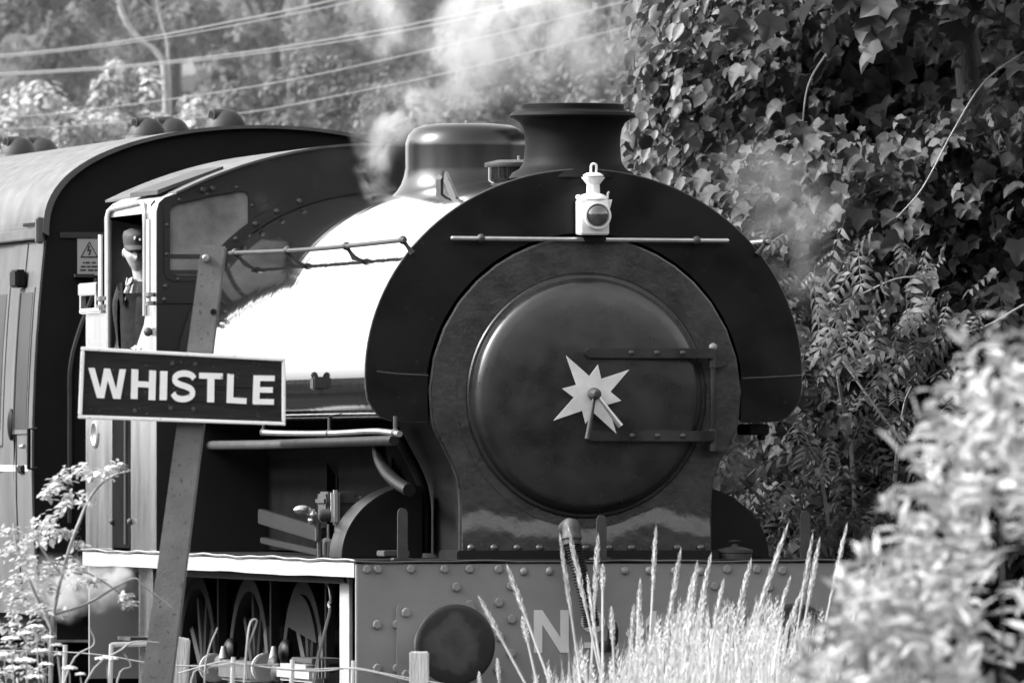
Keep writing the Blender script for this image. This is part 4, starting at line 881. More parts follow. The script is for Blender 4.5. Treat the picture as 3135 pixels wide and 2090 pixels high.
# ================================================================== whistle board
SDp = 55.0
base = onD(352, 1640, SDp); SIGN = thing('whistle_board', 'dark WHISTLE sign with white frame on a leaning grey concrete post', 'sign', (base.x, base.y, float(ground_z(base.x, base.y))))
def sg(px, py, d=0.): return onD(px, py, SDp+d)
gb = Vector(SIGN.location)
pb, ptp = sg(330, 1700, .035), sg(491, 566, .035)
tl, tr_ = sg(463, 562, .035), sg(520, 566, .035); bl_, br_ = sg(338-14, 1568, .035), sg(397-0, 1568, .035)
dirn = ((tl+tr_)/2-(bl_+br_)/2).normalized(); tb = (((tl+tr_)/2).z-gb.z+.4)/dirn.z; foot = (tl+tr_)/2-dirn*tb
wt = (tr_-tl).length; wb = (br_-bl_).length*.99
b_ = MB(); ct = (tl+tr_)/2; k_ = (ct-foot).length; wfoot = wt+(wb-wt)*k_/((ct-(bl_+br_)/2).length)
vs = []
for c_, w_, sl in ((foot, wfoot, 0), (ct, wt, -.004)):
    for sx, dd in ((-1, 0), (1, 0), (1, .11), (-1, .11)): vs.append(c_+RT*(sx*w_/2)+V*dd+UP*(sl*sx))
b_.add(vs, [(0, 1, 5, 4), (1, 2, 6, 5), (2, 3, 7, 6), (3, 0, 4, 7), (4, 5, 6, 7), (3, 2, 1, 0)]).build('post', 'post', SIGN, bevel=.006)
p = sg(473, 593, .03); MB().lathe([(.018, -.01), (.018, .02), (.012, .028), (0, .028)], p, -V, n=8).build('post_bolt', 'steel', SIGN)
p = sg(490, 716, .034); MB().lathe([(.014, -.003), (.014, .003)], p, -V, n=14).build('post_hole', 'cend', SIGN)
# board plane: corners
A, B, C_, D_ = sg(186, 796), sg(656, 822), sg(656, 977), sg(179, 961)
def bp(u, v, d=0.): return A.lerp(B, u).lerp(D_.lerp(C_, u), v)-V*d
def bquad(nm, u0, u1, v0, v1, d0, d1, m, par, **kw):
    vs = [bp(u0, v0, d1), bp(u1, v0, d1), bp(u1, v1, d1), bp(u0, v1, d1), bp(u0, v0, d0), bp(u1, v0, d0), bp(u1, v1, d0), bp(u0, v1, d0)]
    return MB().add(vs, [(0, 1, 2, 3), (4, 7, 6, 5), (0, 4, 5, 1), (1, 5, 6, 2), (2, 6, 7, 3), (3, 7, 4, 0)]).build(nm, m, par, **kw)
BRD = bquad('board_back', .004, .996, .01, .99, -.025, .0, 'board', SIGN)
for v0, v1 in ((.045, .472), (.477, .955)): bquad('plank', .016, .984, v0, v1, .001, .012, 'board', BRD, bevel=.002)
bquad('frame_rail', 0, 1, 0, .052, -.006, .022, 'signw', BRD, bevel=.003); bquad('frame_rail', 0, 1, .948, 1, -.006, .022, 'signw', BRD, bevel=.003)
bquad('frame_stile', 0, .020, .054, .946, -.006, .0215, 'signw', BRD, bevel=.003); bquad('frame_stile', .982, 1, .054, .946, -.006, .0215, 'signw', BRD, bevel=.003)
Z4 = lambda zx, zy: (zx/1.96*.75, (650+zy/1.96)*.75)
# letters given by their corner points on the board: bottom-left, bottom-right, top-left of each cell
for ch, tlp, trp, blp in (('W', (530, 932), (757, 942), (540, 1112)), ('H', (790, 940), (938, 950), (785, 1118)), ('I', (962, 952), (1006, 953), (958, 1126)), ('S', (1026, 952), (1176, 955), (1026, 1132)), ('T', (1196, 962), (1338, 966), (1194, 1138)), ('L', (1365, 968), (1485, 975), (1360, 1143)), ('E', (1522, 978), (1650, 980), (1516, 1152))):
    O_ = sg(*Z4(*blp))-V*.0125; U_ = sg(*Z4(*trp))-sg(*Z4(*tlp)); W_ = sg(*Z4(*tlp))-sg(*Z4(*blp))
    MB().prism(GL[ch], O_, U_, W_, -V*.006).build('letter', 'signw', BRD, smooth=0, bevel=.0)
sb_ = MB().lathe([(.010, 0), (.010, .003), (.004, .004), (0, .004)], (0, 0, 0), -V, n=12).mesh('screw', 'iron')
for zx, zy in ((1035, 908), (1172, 910), (1025, 1175), (1162, 1180), (810, 1190)): link('screw', sb_, BRD, sg(*Z4(zx, zy))-V*.0125)

# ================================================================== wire fence
FD = 57.0
FEN = thing('wire_fence', 'low wire fence of pale timber and thin metal stakes beside the line', 'fence', onD(600, 1900, FD))
def gnd(p): return float(ground_z(p.x, p.y))-.1
def fpost(x0, x1, ytop, d, m='wood', lean=0., th=.1, nm='post', skew=0):
    t = onD((x0+x1)/2, ytop, d); wd = (x1-x0)/FPX*d; ft = Vector((t.x-lean*RT.x, t.y-lean*RT.y, gnd(t))); h = t.z-ft.z; vs = []
    for c_, w_ in ((ft, wd), (t, wd)):
        for sx, dd in ((-1, 0), (1, 0), (1, th), (-1, th)): vs.append(c_+RT*(sx*w_/2)+V*dd+UP*((skew*-sx) if c_ is t else 0))
    return MB().add(vs, [(0, 1, 5, 4), (1, 2, 6, 5), (2, 3, 7, 6), (3, 0, 4, 7), (4, 5, 6, 7), (3, 2, 1, 0)]).build(nm, m, FEN, bevel=.006)
fpost(393, 436, 1463, FD, lean=.06, skew=.008); fpost(940, 985, 1496, FD-.5)
for x, yt, r in ((256, 1478, .011), (536, 1508, .011), (672, 1514, .011), (812, 1516, .010), (150, 1480, .011)):
    t = onD(x, yt, FD-.2); MB().tube([Vector((t.x-.04, t.y, gnd(t))), t.lerp(Vector((t.x-.04, t.y, gnd(t))), .4), t], [r*1.15, r*1.05, r], 8).build('stake', 'wire', FEN)
wp_ = [onD(x, y, FD-.25) for x, y in ((-60, 1492), (155, 1497), (256, 1507), (330, 1520), (410, 1528), (490, 1527), (536, 1524), (600, 1530), (672, 1538), (740, 1540), (812, 1533), (880, 1545), (960, 1560), (1100, 1580), (1400, 1600))]
MB().tube(spl(wp_, 5), .0035, 6).build('fence_wire', 'wire', FEN)
wp_ = [onD(x, y, FD-.27) for x, y in ((410, 1545), (500, 1520), (536, 1522), (672, 1537), (812, 1535), (960, 1566), (1100, 1590))]
MB().tube(spl(wp_, 5), .0035, 6).build('fence_wire', 'wire', FEN)
MB().tube([onD(258, 1480, FD-.2), onD(345, 1478, FD+.2)], .012, 8).build('fence_bar', 'wire', FEN)

# ================================================================== overhead cables
for i, (pts, r, lab) in enumerate((
    ([(-700, 175), (0, 127), (300, 92), (520, 52), (760, 2), (1100, -85), (1700, -260)], .0062, 'uppermost pale overhead cable crossing in front of the wooded hill'),
    ([(-700, 183), (0, 132), (300, 98), (520, 62), (800, 6), (1100, -70), (1700, -240)], .005, 'pale overhead cable just below the uppermost one, nearly touching it'),
    ([(-700, 205), (0, 169), (350, 145), (700, 100), (1080, 28), (1500, -75), (1900, -180)], .0065, 'overhead cable in the middle of the sloping bundle, entering above the carriage roof'),
    ([(-700, 211), (0, 174), (350, 150), (700, 108), (1060, 45), (1500, -55), (1900, -150)], .006, 'lower cable of the middle pair crossing towards the steam'),
    ([(-700, 300), (0, 270), (250, 247), (600, 196), (900, 134), (1200, 64), (1600, -40)], .005, 'thin overhead cable passing just above the roof ventilators'),
    ([(-700, 318), (0, 297), (250, 283), (540, 262), (800, 215), (1100, 150), (1600, 20)], .005, 'lowest thin overhead cable, meeting the steam behind the dome'))):
    P3 = [onD(x, y, 104+.006*x) for x, y in pts]
    tag(MB().tube(spl(P3, 8), r, 6).build('overhead_cable', 'cable', None, at=P3[2]), lab, 'cable', 'overhead cables above the line')

# ================================================================== foliage tools
def tmpl(v, f): return (np.array(v, float), [tuple(q) for q in f])
def fan(rim, mid): n = len(rim); return tmpl([mid]+rim, [(0, 1+i, 1+(i+1) % n) for i in range(n)])
T_OVAL = fan([(0, 0, 0), (.24, .16, .05), (.33, .42, .07), (.22, .74, .04), (0, 1.02, -.06), (-.22, .74, .04), (-.33, .42, .07), (-.24, .16, .05)], (0, .45, -.02))
T_MAPLE = fan([(0, 0, .02), (.22, -.04, .10), (.42, -.02, .12), (.46, .18, .17), (.58, .40, .06), (.46, .50, .15), (.34, .58, .12), (.25, .80, .03), (.04, 1.0, -.26), (-.20, .82, .0), (-.34, .60, .10), (-.45, .54, .14), (-.59, .43, .02), (-.46, .17, .15), (-.43, -.03, .10), (-.22, -.05, .09)], (0, .36, -.03))
T_LANCE = fan([(0, 0, 0), (.12, .22, .03), (.15, .5, .03), (.08, .8, 0), (0, 1.05, -.08), (-.08, .8, 0), (-.15, .5, .03), (-.12, .22, .03)], (0, .45, -.02))
T_DIA = tmpl([(0, 0, 0), (.32, .45, .08), (0, 1, -.05), (-.32, .45, .08)], [(0, 1, 3), (1, 2, 3)])
def pinnate(pairs=4):
    v = []; f = []
    def leaflet(o, d, s, dr):
        d = np.array(d); p = np.array((-d[1], d[0], 0)); k = len(v); o = np.array(o)
        for a, b, c in ((0, 0, 0), (.35, .15, .02), (.7, .11, -dr*.4), (1., 0, -dr), (.7, -.11, -dr*.4), (.35, -.15, .02)): v.append(tuple(o+d*a*s+p*b*s+np.array((0, 0, c*s))))
        f.extend([(k, k+1, k+5), (k+1, k+2, k+4, k+5), (k+2, k+3, k+4)])
    for i in range(pairs):
        y = .15+.62*i/(pairs-1)
        for sx in (-1, 1): leaflet((0, y, -.10*y*y), (sx*.85, .5, 0), .36, .35)
    leaflet((0, .80, -.07), (0, 1, 0), .34, .3)
    k = len(v); v.extend([(-.008, 0, 0), (.008, 0, 0), (.006, .8, -.065), (-.006, .8, -.065)]); f.append((k, k+1, k+2, k+3))
    return tmpl(v, f)
T_ASH = pinnate()
def frames(nrm, tip):
    n = nrm/np.linalg.norm(nrm, axis=1, keepdims=True); t = tip-n*np.sum(tip*n, 1, keepdims=True); t /= np.linalg.norm(t, axis=1, keepdims=True)+1e-9
    return np.cross(t, n), t, n
def leafmesh(name, T, pos, nrm, tip, size, m):
    v, f = T; x, y, z = frames(nrm, tip); s = size[:, None, None]
    P_ = pos[:, None, :]+s*(v[None, :, 0:1]*x[:, None, :]+v[None, :, 1:2]*y[:, None, :]+v[None, :, 2:3]*z[:, None, :])
    k = len(v); n = len(pos); lt = np.array([len(q) for q in f]); base = np.concatenate([np.array(q) for q in f])
    ff = (base[None, :]+(np.arange(n)*k)[:, None]).ravel()
    return npmesh(name, P_.reshape(-1, 3), ff, np.tile(lt, n), m)
CNP = np.array(CAM); VNP = np.array(V); RNP = np.array(RT)
def leafset(parent, T, pos, nrm, tip, size, m, single=300, crown='crown', leafname='leaf'):
    """the leaves nearest the camera become parts of their own, the rest one mass"""
    o = np.array(origin(parent)); d = (pos-CNP)@VNP; u = CX+((pos-CNP)@RNP)/d*FPX; vv = HY-(pos[:, 2]-ZC)/d*FPX
    vis = (u > -10) & (u < 2362) & (vv > -10) & (vv < 1578); key = size/d*vis-.0000002*d
    order = np.argsort(-(vis*1e3-d+size*2)); sel = order[:single]; rest = order[single:]
    me1 = leafmesh(leafname, T, np.zeros((1, 3)), np.array([[0, 0, 1.]]), np.array([[0, 1., 0]]), np.ones(1), m)
    x, y, z = frames(nrm, tip)
    for i in sel:
        ob = bpy.data.objects.new(leafname, me1); COL.objects.link(ob); ob.parent = parent
        mt = Matrix((x[i], y[i], z[i])).transposed()
        ob.location = pos[i]-o; ob.rotation_euler = mt.to_euler(); ob.scale = (size[i],)*3
    if len(rest):
        c = link(crown, leafmesh(crown, T, pos[rest]-o, nrm[rest], tip[rest], size[rest], m), parent); c['kind'] = 'stuff'
def rnd(n): v = rng.normal(size=(n, 3)); return v/np.linalg.norm(v, axis=1, keepdims=True)
def clump(c, rad, n, shell=.55):
    d = rnd(n); r = (shell+(1-shell)*rng.random(n))[:, None]; return np.array(c)+d*np.array(rad)*r, d
def scr(px, py, D): return np.array(onD(px, py, D))
def limb(nm, pts, r0, r1, m, par, n=8):
    q = spl(pts, 5); return MB().tube(q, [r0+(r1-r0)*i/(len(q)-1) for i in range(len(q))], n).build(nm, m, par, smooth=60)
def gp(px, D): p = onD(px, 1060, D); return Vector((p.x, p.y, float(ground_z(p.x, p.y))))
LEFTW = -RNP*.75+np.array([0, 0, .6]); TOCAM = -VNP

HOLES = [(1880, 190, 140, 190), (2190, 120, 230, 200), (2010, 310, 90, 90), (2010, 60, 120, 100), (1870, 1120, 110, 80), (2080, 950, 75, 50), (2290, 520, 60, 50)]
def holed(px, py, k=1.): return any(((px-a)/(c*k))**2+((py-b)/(d*k))**2 < 1 for a, b, c, d in HOLES)

# ---- sycamore beside the line
def boughs(region, n, D0, D1, T, lsize, m, nl, tilt, rad, droop=.5, hk=1., up=.55):
    P_, Nn, Tt, Ss = [], [], [], []
    k = 0
    while k < n:
        px = rng.uniform(region[0], region[2]); py = rng.uniform(region[1], region[3])
        if not region[4](px, py) or (hk and holed(px, py, hk)): continue
        k += 1; D = rng.uniform(D0, D1); c = scr(px, py, D); q = rng.uniform(.7, 1.4)
        # a flattened spray: long axis up to the right, thin across
        la = RNP*math.cos(tilt)+np.array([0, 0, math.sin(tilt)]); wa = VNP; ta = np.cross(la, wa)
        uu = rng.normal(size=(nl, 3))*np.array(rad)*q
        pos = c+uu[:, 0:1]*la+uu[:, 1:2]*wa+uu[:, 2:3]*ta
        nn = np.array([0, 0, up])+TOCAM*.45-RNP*.35+rng.normal(size=(nl, 3))*.42
        tt = -la*.9+np.array([0, 0, -droop])+TOCAM*.3+rng.normal(size=(nl, 3))*.55
        P_.append(pos); Nn.append(nn); Tt.append(tt); Ss.append(lsize*rng.uniform(.5, 1.45, nl))
    P_ = np.concatenate(P_); dd = (P_-CNP)@VNP; k_ = CX+((P_-CNP)@RNP)/dd*FPX > region[0]-70        # no strays out over the line
    return P_[k_], np.concatenate(Nn)[k_], np.concatenate(Tt)[k_], np.concatenate(Ss)[k_]
fb = gp(2330, 77.4)
SYC = thing('sycamore_tree', 'tall sycamore with broad lobed leaves filling the bank right of the locomotive', 'tree', fb)
limb('trunk', [fb-Vector((0, 0, .3)), onD(2310, 900, 77.6), onD(2250, 500, 78.2), onD(2220, 100, 78.6), onD(2150, -500, 78.5)], .12, .08, 'bark', SYC)
for pts in ([(2230, 500, 75.6), (2080, 420, 75), (1900, 420, 74.2), (1780, 480, 73.6)], [(2300, 860, 75.2), (2150, 760, 74.6), (1980, 720, 74)], [(2200, 100, 78.2), (2030, 20, 77.2), (1880, -30, 77)], [(2352, 130, 77), (2250, 240, 76.5), (2180, 360, 76), (2100, 460, 75.5)]):
    limb('branch', [onD(*p) for p in pts], .022, .008, 'bark', SYC, 6)
regA = (1690, -60, 2450, 1230, lambda x, y: y > 380-.12*(x-1700) and (x-1700) > (600-y)*-.0 and not (x < 1860 and y > 560+.0))
for pts in ([(2352, 120, 72), (2260, 190, 72), (2190, 300, 71.9), (2120, 430, 71.9), (2060, 500, 71.8)], [(1900, 120, 75.5), (1855, 200, 75.4), (1840, 330, 75.4)], [(2150, 640, 72), (2060, 640, 71.9), (1950, 690, 71.8)], [(2352, 700, 72), (2230, 760, 71.9), (2100, 740, 71.8)]): limb('twig', [onD(*p) for p in pts], .007, .004, 'twig', SYC, 5)
a1 = boughs(regA, 210, 72.4, 74.8, T_MAPLE, .108, 'leafA', 42, .50, (.26, .16, .05), droop=.9)
regA2 = (1700, -80, 2500, 1260, lambda x, y: True)
a2 = boughs(regA2, 240, 75.2, 78.0, T_MAPLE, .10, 'leafA', 50, .45, (.30, .25, .10), hk=.95, droop=.9)
a3 = boughs((1620, -150, 2600, 1350, lambda x, y: True), 190, 79.5, 82, T_MAPLE, .16, 'leafA', 50, .4, (.4, .3, .2), hk=0)
a4 = boughs((1700, -900, 2900, -110, lambda x, y: True), 190, 68.5, 79, T_MAPLE, .15, 'leafA', 50, .4, (.4, .4, .15), hk=0)   # crown above the frame, put in to shade the hollows below
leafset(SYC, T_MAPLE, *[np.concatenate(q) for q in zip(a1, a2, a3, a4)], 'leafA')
# ---- leafy climber by the chimney
fb = gp(1640, 79.0)
CLI = thing('hazel_tree', 'loose tree with hanging rounded leaves just behind the chimney', 'tree', fb)
limb('trunk', [fb-Vector((0, 0, .3)), onD(1640, 700, 79), onD(1690, 350, 79), onD(1720, 0, 79.2), onD(1760, -400, 79.5)], .09, .05, 'bark', CLI)
for pts in ([(1690, 350, 79), (1780, 270, 78.3), (1820, 120, 78)], [(1660, 500, 79), (1580, 420, 78.3), (1520, 330, 78)], [(1710, 100, 79), (1600, 30, 78.5), (1500, 40, 78)]):
    limb('branch', [onD(*p) for p in pts], .03, .008, 'bark', CLI, 6)
regB = (1500, -60, 2000, 500, lambda x, y: (x > 1470+.0*y) and (x < 1820 or y < 120) and not (x > 1740 and 60 < y < 420 and x < 1990 and False))
b1 = boughs(regB, 120, 76.2, 78.4, T_OVAL, .10, 'leafB', 30, .9, (.22, .18, .12), droop=1.2, up=.35)
b2 = boughs((1510, -60, 1900, 640, lambda x, y: True), 60, 79.5, 81, T_OVAL, .12, 'leafB', 30, .9, (.3, .2, .15), droop=1.2, hk=.7)
leafset(CLI, T_OVAL, *[np.concatenate(q) for q in zip(b1, b2)], 'leafB')
# ---- ash saplings with feathered leaves
fb = gp(1980, 72.6)
ASH = thing('ash_sapling', 'ash sapling with feathered drooping leaves low on the bank right of the tank', 'tree', fb)
for pts in ([(1990, 1330, 72.6), (1960, 1100, 72.4), (1930, 900, 72.2), (1900, 720, 72)], [(1990, 1330, 72.6), (2060, 1050, 72.3), (2110, 850, 72)], [(1990, 1330, 72.6), (1900, 1180, 72.2), (1850, 1000, 72)]):
    limb('stem', [Vector((onD(*pts[0]).x, onD(*pts[0]).y, fb.z-.2))]+[onD(*p) for p in pts[1:]], .018, .006, 'twig', ASH, 6)
limb('stem', [onD(1930, 820, 71.8), onD(2030, 960, 71.7), onD(2110, 1060, 71.6)], .008, .006, 'twig', ASH, 6)
regC = (1740, 560, 2250, 1260, lambda x, y: x > 1850-.0*y or y > 1000)
c1 = boughs(regC, 62, 71.2, 73.0, T_ASH, .24, 'leafC', 5, .9, (.16, .12, .16), droop=.9, up=.5, hk=.9)
c2 = boughs((1640, 1030, 2050, 1330, lambda x, y: True), 26, 72.5, 75, T_ASH, .22, 'leafC', 6, .6, (.2, .15, .1), droop=.6, hk=.6)
leafset(ASH, T_ASH, *[np.concatenate(q) for q in zip(c1, c2)], 'leafC', single=260)
# ---- pale undergrowth at the foot of the bank
un = []
for i in range(60):
    c, d = clump(scr(rng.uniform(1640, 2300), rng.uniform(1130, 1420), rng.uniform(75, 78)), (.25, .25, .15), 26); un.append((c, d))
for i in range(260):                                     # scrub on the rest of the cutting side
    x, y = rng.uniform(4.2, 13), rng.uniform(-8, 40)
    c, q = clump((x, y, float(ground_z(x, y))+.15), (.55, .55, .35), 34); un.append((c, q))
up_ = np.concatenate([q[0] for q in un]); ud = np.concatenate([q[1] for q in un])
tag(link('undergrowth', leafmesh('undergrowth', T_OVAL, up_, ud+np.array([0, 0, .8]), rnd(len(up_)), rng.uniform(.06, .13, len(up_)), 'leafC')), 'pale leafy ground cover at the foot of the bank', 'undergrowth', kind='stuff')

# ---- woodland behind
def wood_tree(px, py, rx, ry, D, n, ls, lab, m='leafD', trunk=True, curve=0, kind='woodland_tree', ncl=26, cat='tree'):
    b0 = gp(px, D); T_ = thing(kind, lab, cat, b0, 'woodland behind the train')
    c0 = scr(px, py, D); sx = rx/FPX*D; sz = ry/FPX*D; P_, Nn = [], []
    if trunk:
        t1 = Vector(c0+RNP*curve*.3); limb('trunk', [b0-Vector((0, 0, .3)), b0.lerp(t1, .5)+Vector((curve*.3, 0, 0)), t1, t1+Vector((curve*.4, 0, sz*.7))], .10, .04, 'bark', T_, 7)
        for k in range(5):
            e = Vector(c0)+Vector((rng.uniform(-1, 1)*sx*.8, rng.uniform(-.6, .2)*sx, rng.uniform(-.3, 1)*sz*.8)); limb('branch', [b0.lerp(t1, rng.uniform(.7, 1)), (t1+e)/2+Vector((0, 0, .2)), e], .03, .012, 'bark', T_, 5)
    for k in range(ncl):
        d = rnd(1)[0]; r = rng.uniform(.35, 1)**.6; cc = c0+RNP*d[0]*sx*r+VNP*d[1]*sx*.7*r+np.array([0, 0, d[2]*sz*r]); q = rng.uniform(.18, .42)*min(sx, 1.6)
        p, dd = clump(cc, (q, q, q*.75), n//ncl, .3); P_.append(p); Nn.append(dd)
    P_ = np.concatenate(P_); Nn = np.concatenate(Nn)
    c = link('crown', leafmesh('crown', T_DIA, P_-np.array(b0), Nn+np.array([0, 0, .6])-RNP*.3, rnd(len(P_))+np.array([0, 0, -.5]), ls*rng.uniform(.6, 1.3, len(P_)), m), T_); c['kind'] = 'stuff'
WT = [(-40, 40, 330, 330, 150, 'leafy woodland tree above the far end of the carriage roof'), (330, -40, 320, 300, 158, 'woodland tree with pale bent trunk above the carriage roof'), (620, 60, 330, 310, 150, 'broad woodland tree above the cab roof'), (930, -20, 330, 330, 156, 'woodland tree half veiled by the left side of the steam'), (1230, 60, 340, 340, 148, 'woodland tree behind the steam above the dome'), (1500, -20, 320, 360, 140, 'woodland tree behind the chimney top'), (1450, 420, 300, 260, 135, 'low woodland tree showing between chimney and hazel')]
for i, (px, py, rx, ry, D, lab) in enumerate(WT): wood_tree(px, py, rx, ry, D, 6500, .11, lab, curve=(.0, .9, .2, -.4, .3, .2, 0)[i])
for px, py, rx, ry, D, lab in ((110, 285, 170, 80, 120, 'pale sunlit bush beyond the carriage roof near the left pair of ventilators'), (285, 215, 90, 90, 122, 'small bright bush above the middle ventilators'), (460, 290, 120, 60, 121, 'low pale bush just behind the paired ventilators'), (690, 250, 170, 110, 124, 'grey-green bush above the top of the cab roof'), (930, 300, 170, 130, 123, 'bush behind the steam beside the dome'), (1180, 280, 180, 130, 126, 'dark bush behind the dome and chimney')):
    wood_tree(px, py, rx, ry, D, 2200, .08, lab, m='leafE' if px < 500 else 'leafD', trunk=False, kind='woodland_bush', ncl=14, cat='bush')
# pale bent trunks in front of the crowns
for pts, r, lab in (([(262, -160), (272, -20), (284, 40), (320, 90), (362, 124), (378, 180), (382, 420), (380, 1100)], .035, 'pale bare curved stem drooping in front of the woodland'), ([(345, -120), (360, 0), (372, 60), (385, 110), (392, 300), (395, 1100)], .02, 'slim pale stem beside the curved one')):
    P3 = [onD(x, y, 128) for x, y in pts]; P3[-1].z = float(ground_z(P3[-1].x, P3[-1].y))-.2
    t_ = thing('bare_sapling', lab, 'tree', P3[-1], 'bare stems in front of the woodland'); limb('trunk', P3, r*.8, r, 'twig', t_, 7)
    for k in range(3): s_ = P3[1].lerp(P3[2], .3*k); limb('branch', [s_, s_+Vector((rng.uniform(-.4, .5), 0, .3)), s_+Vector((rng.uniform(-.8, .9), 0, .9))], r*.4, r*.15, 'twig', t_, 5)
# hill cover
hp_ = []
for i in range(620):
    px = rng.uniform(-300, 2700) if i < 420 else rng.uniform(-3200, -200); D = rng.uniform(165, 260) if i < 420 else rng.uniform(110, 260); b0 = gp(px, D); zt = b0.z+rng.uniform(.5, 5)
    p, d = clump((b0.x, b0.y, zt), (1.6, 1.6, 1.2), 60, .5); hp_.append((p, d))
wp2 = np.concatenate([q[0] for q in hp_]); wd2 = np.concatenate([q[1] for q in hp_])
tag(link('far_woodland', leafmesh('far_woodland', T_DIA, wp2, wd2+np.array([0, 0, .6]), rnd(len(wp2)), rng.uniform(.25, .5, len(wp2)), 'leafD')), 'hazy mass of trees covering the hill far behind', 'woodland', kind='stuff')

# ---- near shrub, out of focus
SD_ = 33.5; fb = onD(2330, 1500, SD_); fb.z = float(ground_z(fb.x, fb.y))
SHR = thing('near_shrub', 'pale leafy shrub out of focus at the lower right in front of the train', 'shrub', fb)
edge = [(1800, 1500), (1850, 1420), (1900, 1260), (2010, 1140), (2080, 1180), (2110, 1040), (2120, 880), (2200, 830), (2200, 790), (2290, 720), (2400, 800)]
def topy(x): return float(np.interp(x, [1780, 1840, 1900, 1960, 2010, 2060, 2090, 2110, 2130, 2160, 2200, 2240, 2280, 2300, 2340, 2500], [1560, 1430, 1290, 1250, 1140, 1150, 1180, 1050, 880, 900, 790, 830, 730, 740, 800, 820]))
P_, Nn, Tt, Ss = [], [], [], []
shoots = []
def shr_shift(px): return px+35
for i in range(105):
    px = rng.uniform(1845, 2480); ty = topy(px-45); py = ty+abs(rng.normal())*230+rng.uniform(10, 50)
    if py > 1720: continue
    shoots.append((px, py, SD_+rng.uniform(-1.3, 1.6)))
for i in range(32): shoots.append((rng.uniform(1980, 2480), rng.uniform(1280, 1720), SD_+rng.uniform(-.5, 2)))
for px, py, off_ in [(2292, 730, 0), (2215, 800, .2), (2145, 890, 0), (2190, 890, .4), (2130, 1040, 0), (2060, 1150, .3), (2030, 1150, 0), (1980, 1255, .1), (1935, 1300, 0), (1890, 1430, .2), (1950, 1380, 0), (2240, 850, 0), (2320, 820, .2), (1860, 1500, 0), (2345, 760, 0)]: shoots.append((px, py, SD_+off_))
for px, py, D in shoots:
    c = scr(px, py, D); n = 20; ax = np.array([0, 0, 1.])+rng.normal(size=3)*.25-RNP*.12; ax /= np.linalg.norm(ax)
    az = rng.uniform(0, 6.28, n); el = rng.uniform(.25, 1.25, n); e1 = np.cross(ax, VNP); e1 /= np.linalg.norm(e1); e2 = np.cross(ax, e1)
    tip = (np.cos(az)*np.cos(el))[:, None]*e1+(np.sin(az)*np.cos(el))[:, None]*e2+np.sin(el)[:, None]*ax
    h = -rng.random(n)**1.3*.26+.01; rad = np.cross(np.cross(tip, ax[None, :]), tip); P_.append(c+h[:, None]*ax); Tt.append(tip); Nn.append(ax[None, :]*.7+rng.normal(size=(n, 3))*.35+TOCAM*.3); Ss.append(rng.uniform(.06, .11, n)*(1-.25*(h > -.05)))
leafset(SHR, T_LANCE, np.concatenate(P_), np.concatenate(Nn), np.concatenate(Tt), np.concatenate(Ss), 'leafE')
for px, py, D in shoots[::14]:
    e = onD(px, py, D); s_ = Vector((fb.x+(e.x-fb.x)*.4, fb.y+(e.y-fb.y)*.4, fb.z-.1)); limb('stem', [s_, s_.lerp(e, .5)+Vector((0, 0, .1)), e], .007, .003, 'bark', SHR, 5)

# ---- sapling at the lower left
LD = 53.0; fb = onD(105, 1600, LD); fb.z = float(ground_z(fb.x, fb.y))
SAP = thing('elder_sapling', 'young pale leafed sapling arching over the track at the lower left', 'sapling', fb)
def sapl(pts, r0, r1): limb('stem', [onD(*p, LD) for p in pts], r0, r1, 'twig', SAP, 6)
limb('stem', [fb-Vector((0, 0, .1)), onD(118, 1480, LD), onD(125, 1400, LD), onD(150, 1290, LD), onD(185, 1190, LD), onD(215, 1130, LD), onD(255, 1095, LD), onD(300, 1080, LD)], .010, .004, 'twig', SAP, 6)
sapl([(118, 1440), (70, 1340), (40, 1260), (30, 1200)], .010, .004); sapl([(122, 1410), (200, 1385), (300, 1330), (330, 1345), (395, 1395)], .007, .003); sapl([(110, 1500), (60, 1470), (20, 1390)], .008, .003)
sapl([(140, 1320), (90, 1250), (75, 1200)], .006, .003); sapl([(118, 1290), (190, 1310), (260, 1350), (310, 1392)], .006, .003)
cl = [(270, 1070, 20), (255, 1085, 18), (215, 1092, 22), (190, 1078, 20), (155, 1080, 26), (140, 1100, 24), (125, 1120, 22), (105, 1135, 20), (165, 1135, 24), (195, 1150, 20), (150, 1160, 20), (110, 1190, 26), (90, 1205, 22), (70, 1230, 28), (120, 1215, 22), (105, 1240, 24), (45, 1250, 26), (20, 1270, 28), (60, 1285, 26), (180, 1250, 16), (150, 1290, 24), (130, 1310, 24), (165, 1310, 20), (85, 1320, 26), (40, 1330, 30), (10, 1350, 30), (60, 1370, 30), (110, 1350, 26), (30, 1400, 30), (85, 1400, 26), (180, 1340, 20), (215, 1330, 18), (300, 1388, 14), (290, 1370, 12), (15, 1440, 34), (60, 1440, 30), (20, 1490, 34), (70, 1480, 30), (40, 1530, 34), (100, 1460, 24), (5, 1550, 34), (80, 1540, 30), (130, 1400, 20), (95, 1300, 24), (150, 1225, 16), (20, 1220, 24)]
P_, Nn, Tt, Ss = [], [], [], []
for px, py, r in cl:
    n = 34; c = scr(px, py, LD+rng.uniform(-.25, .25)); q = r/FPX*LD
    p, d = clump(c, (q*1.1, q, q*.8), n, .2); P_.append(p); Nn.append(np.array([0, 0, .9])+d*.3+rng.normal(size=(n, 3))*.3-RNP*.2); Tt.append(rng.normal(size=(n, 3))*.6+d*.8+np.array([0, 0, -.5])); Ss.append(rng.uniform(.018, .040, n))
leafset(SAP, T_OVAL, np.concatenate(P_), np.concatenate(Nn), np.concatenate(Tt), np.concatenate(Ss), 'leafF', single=300)
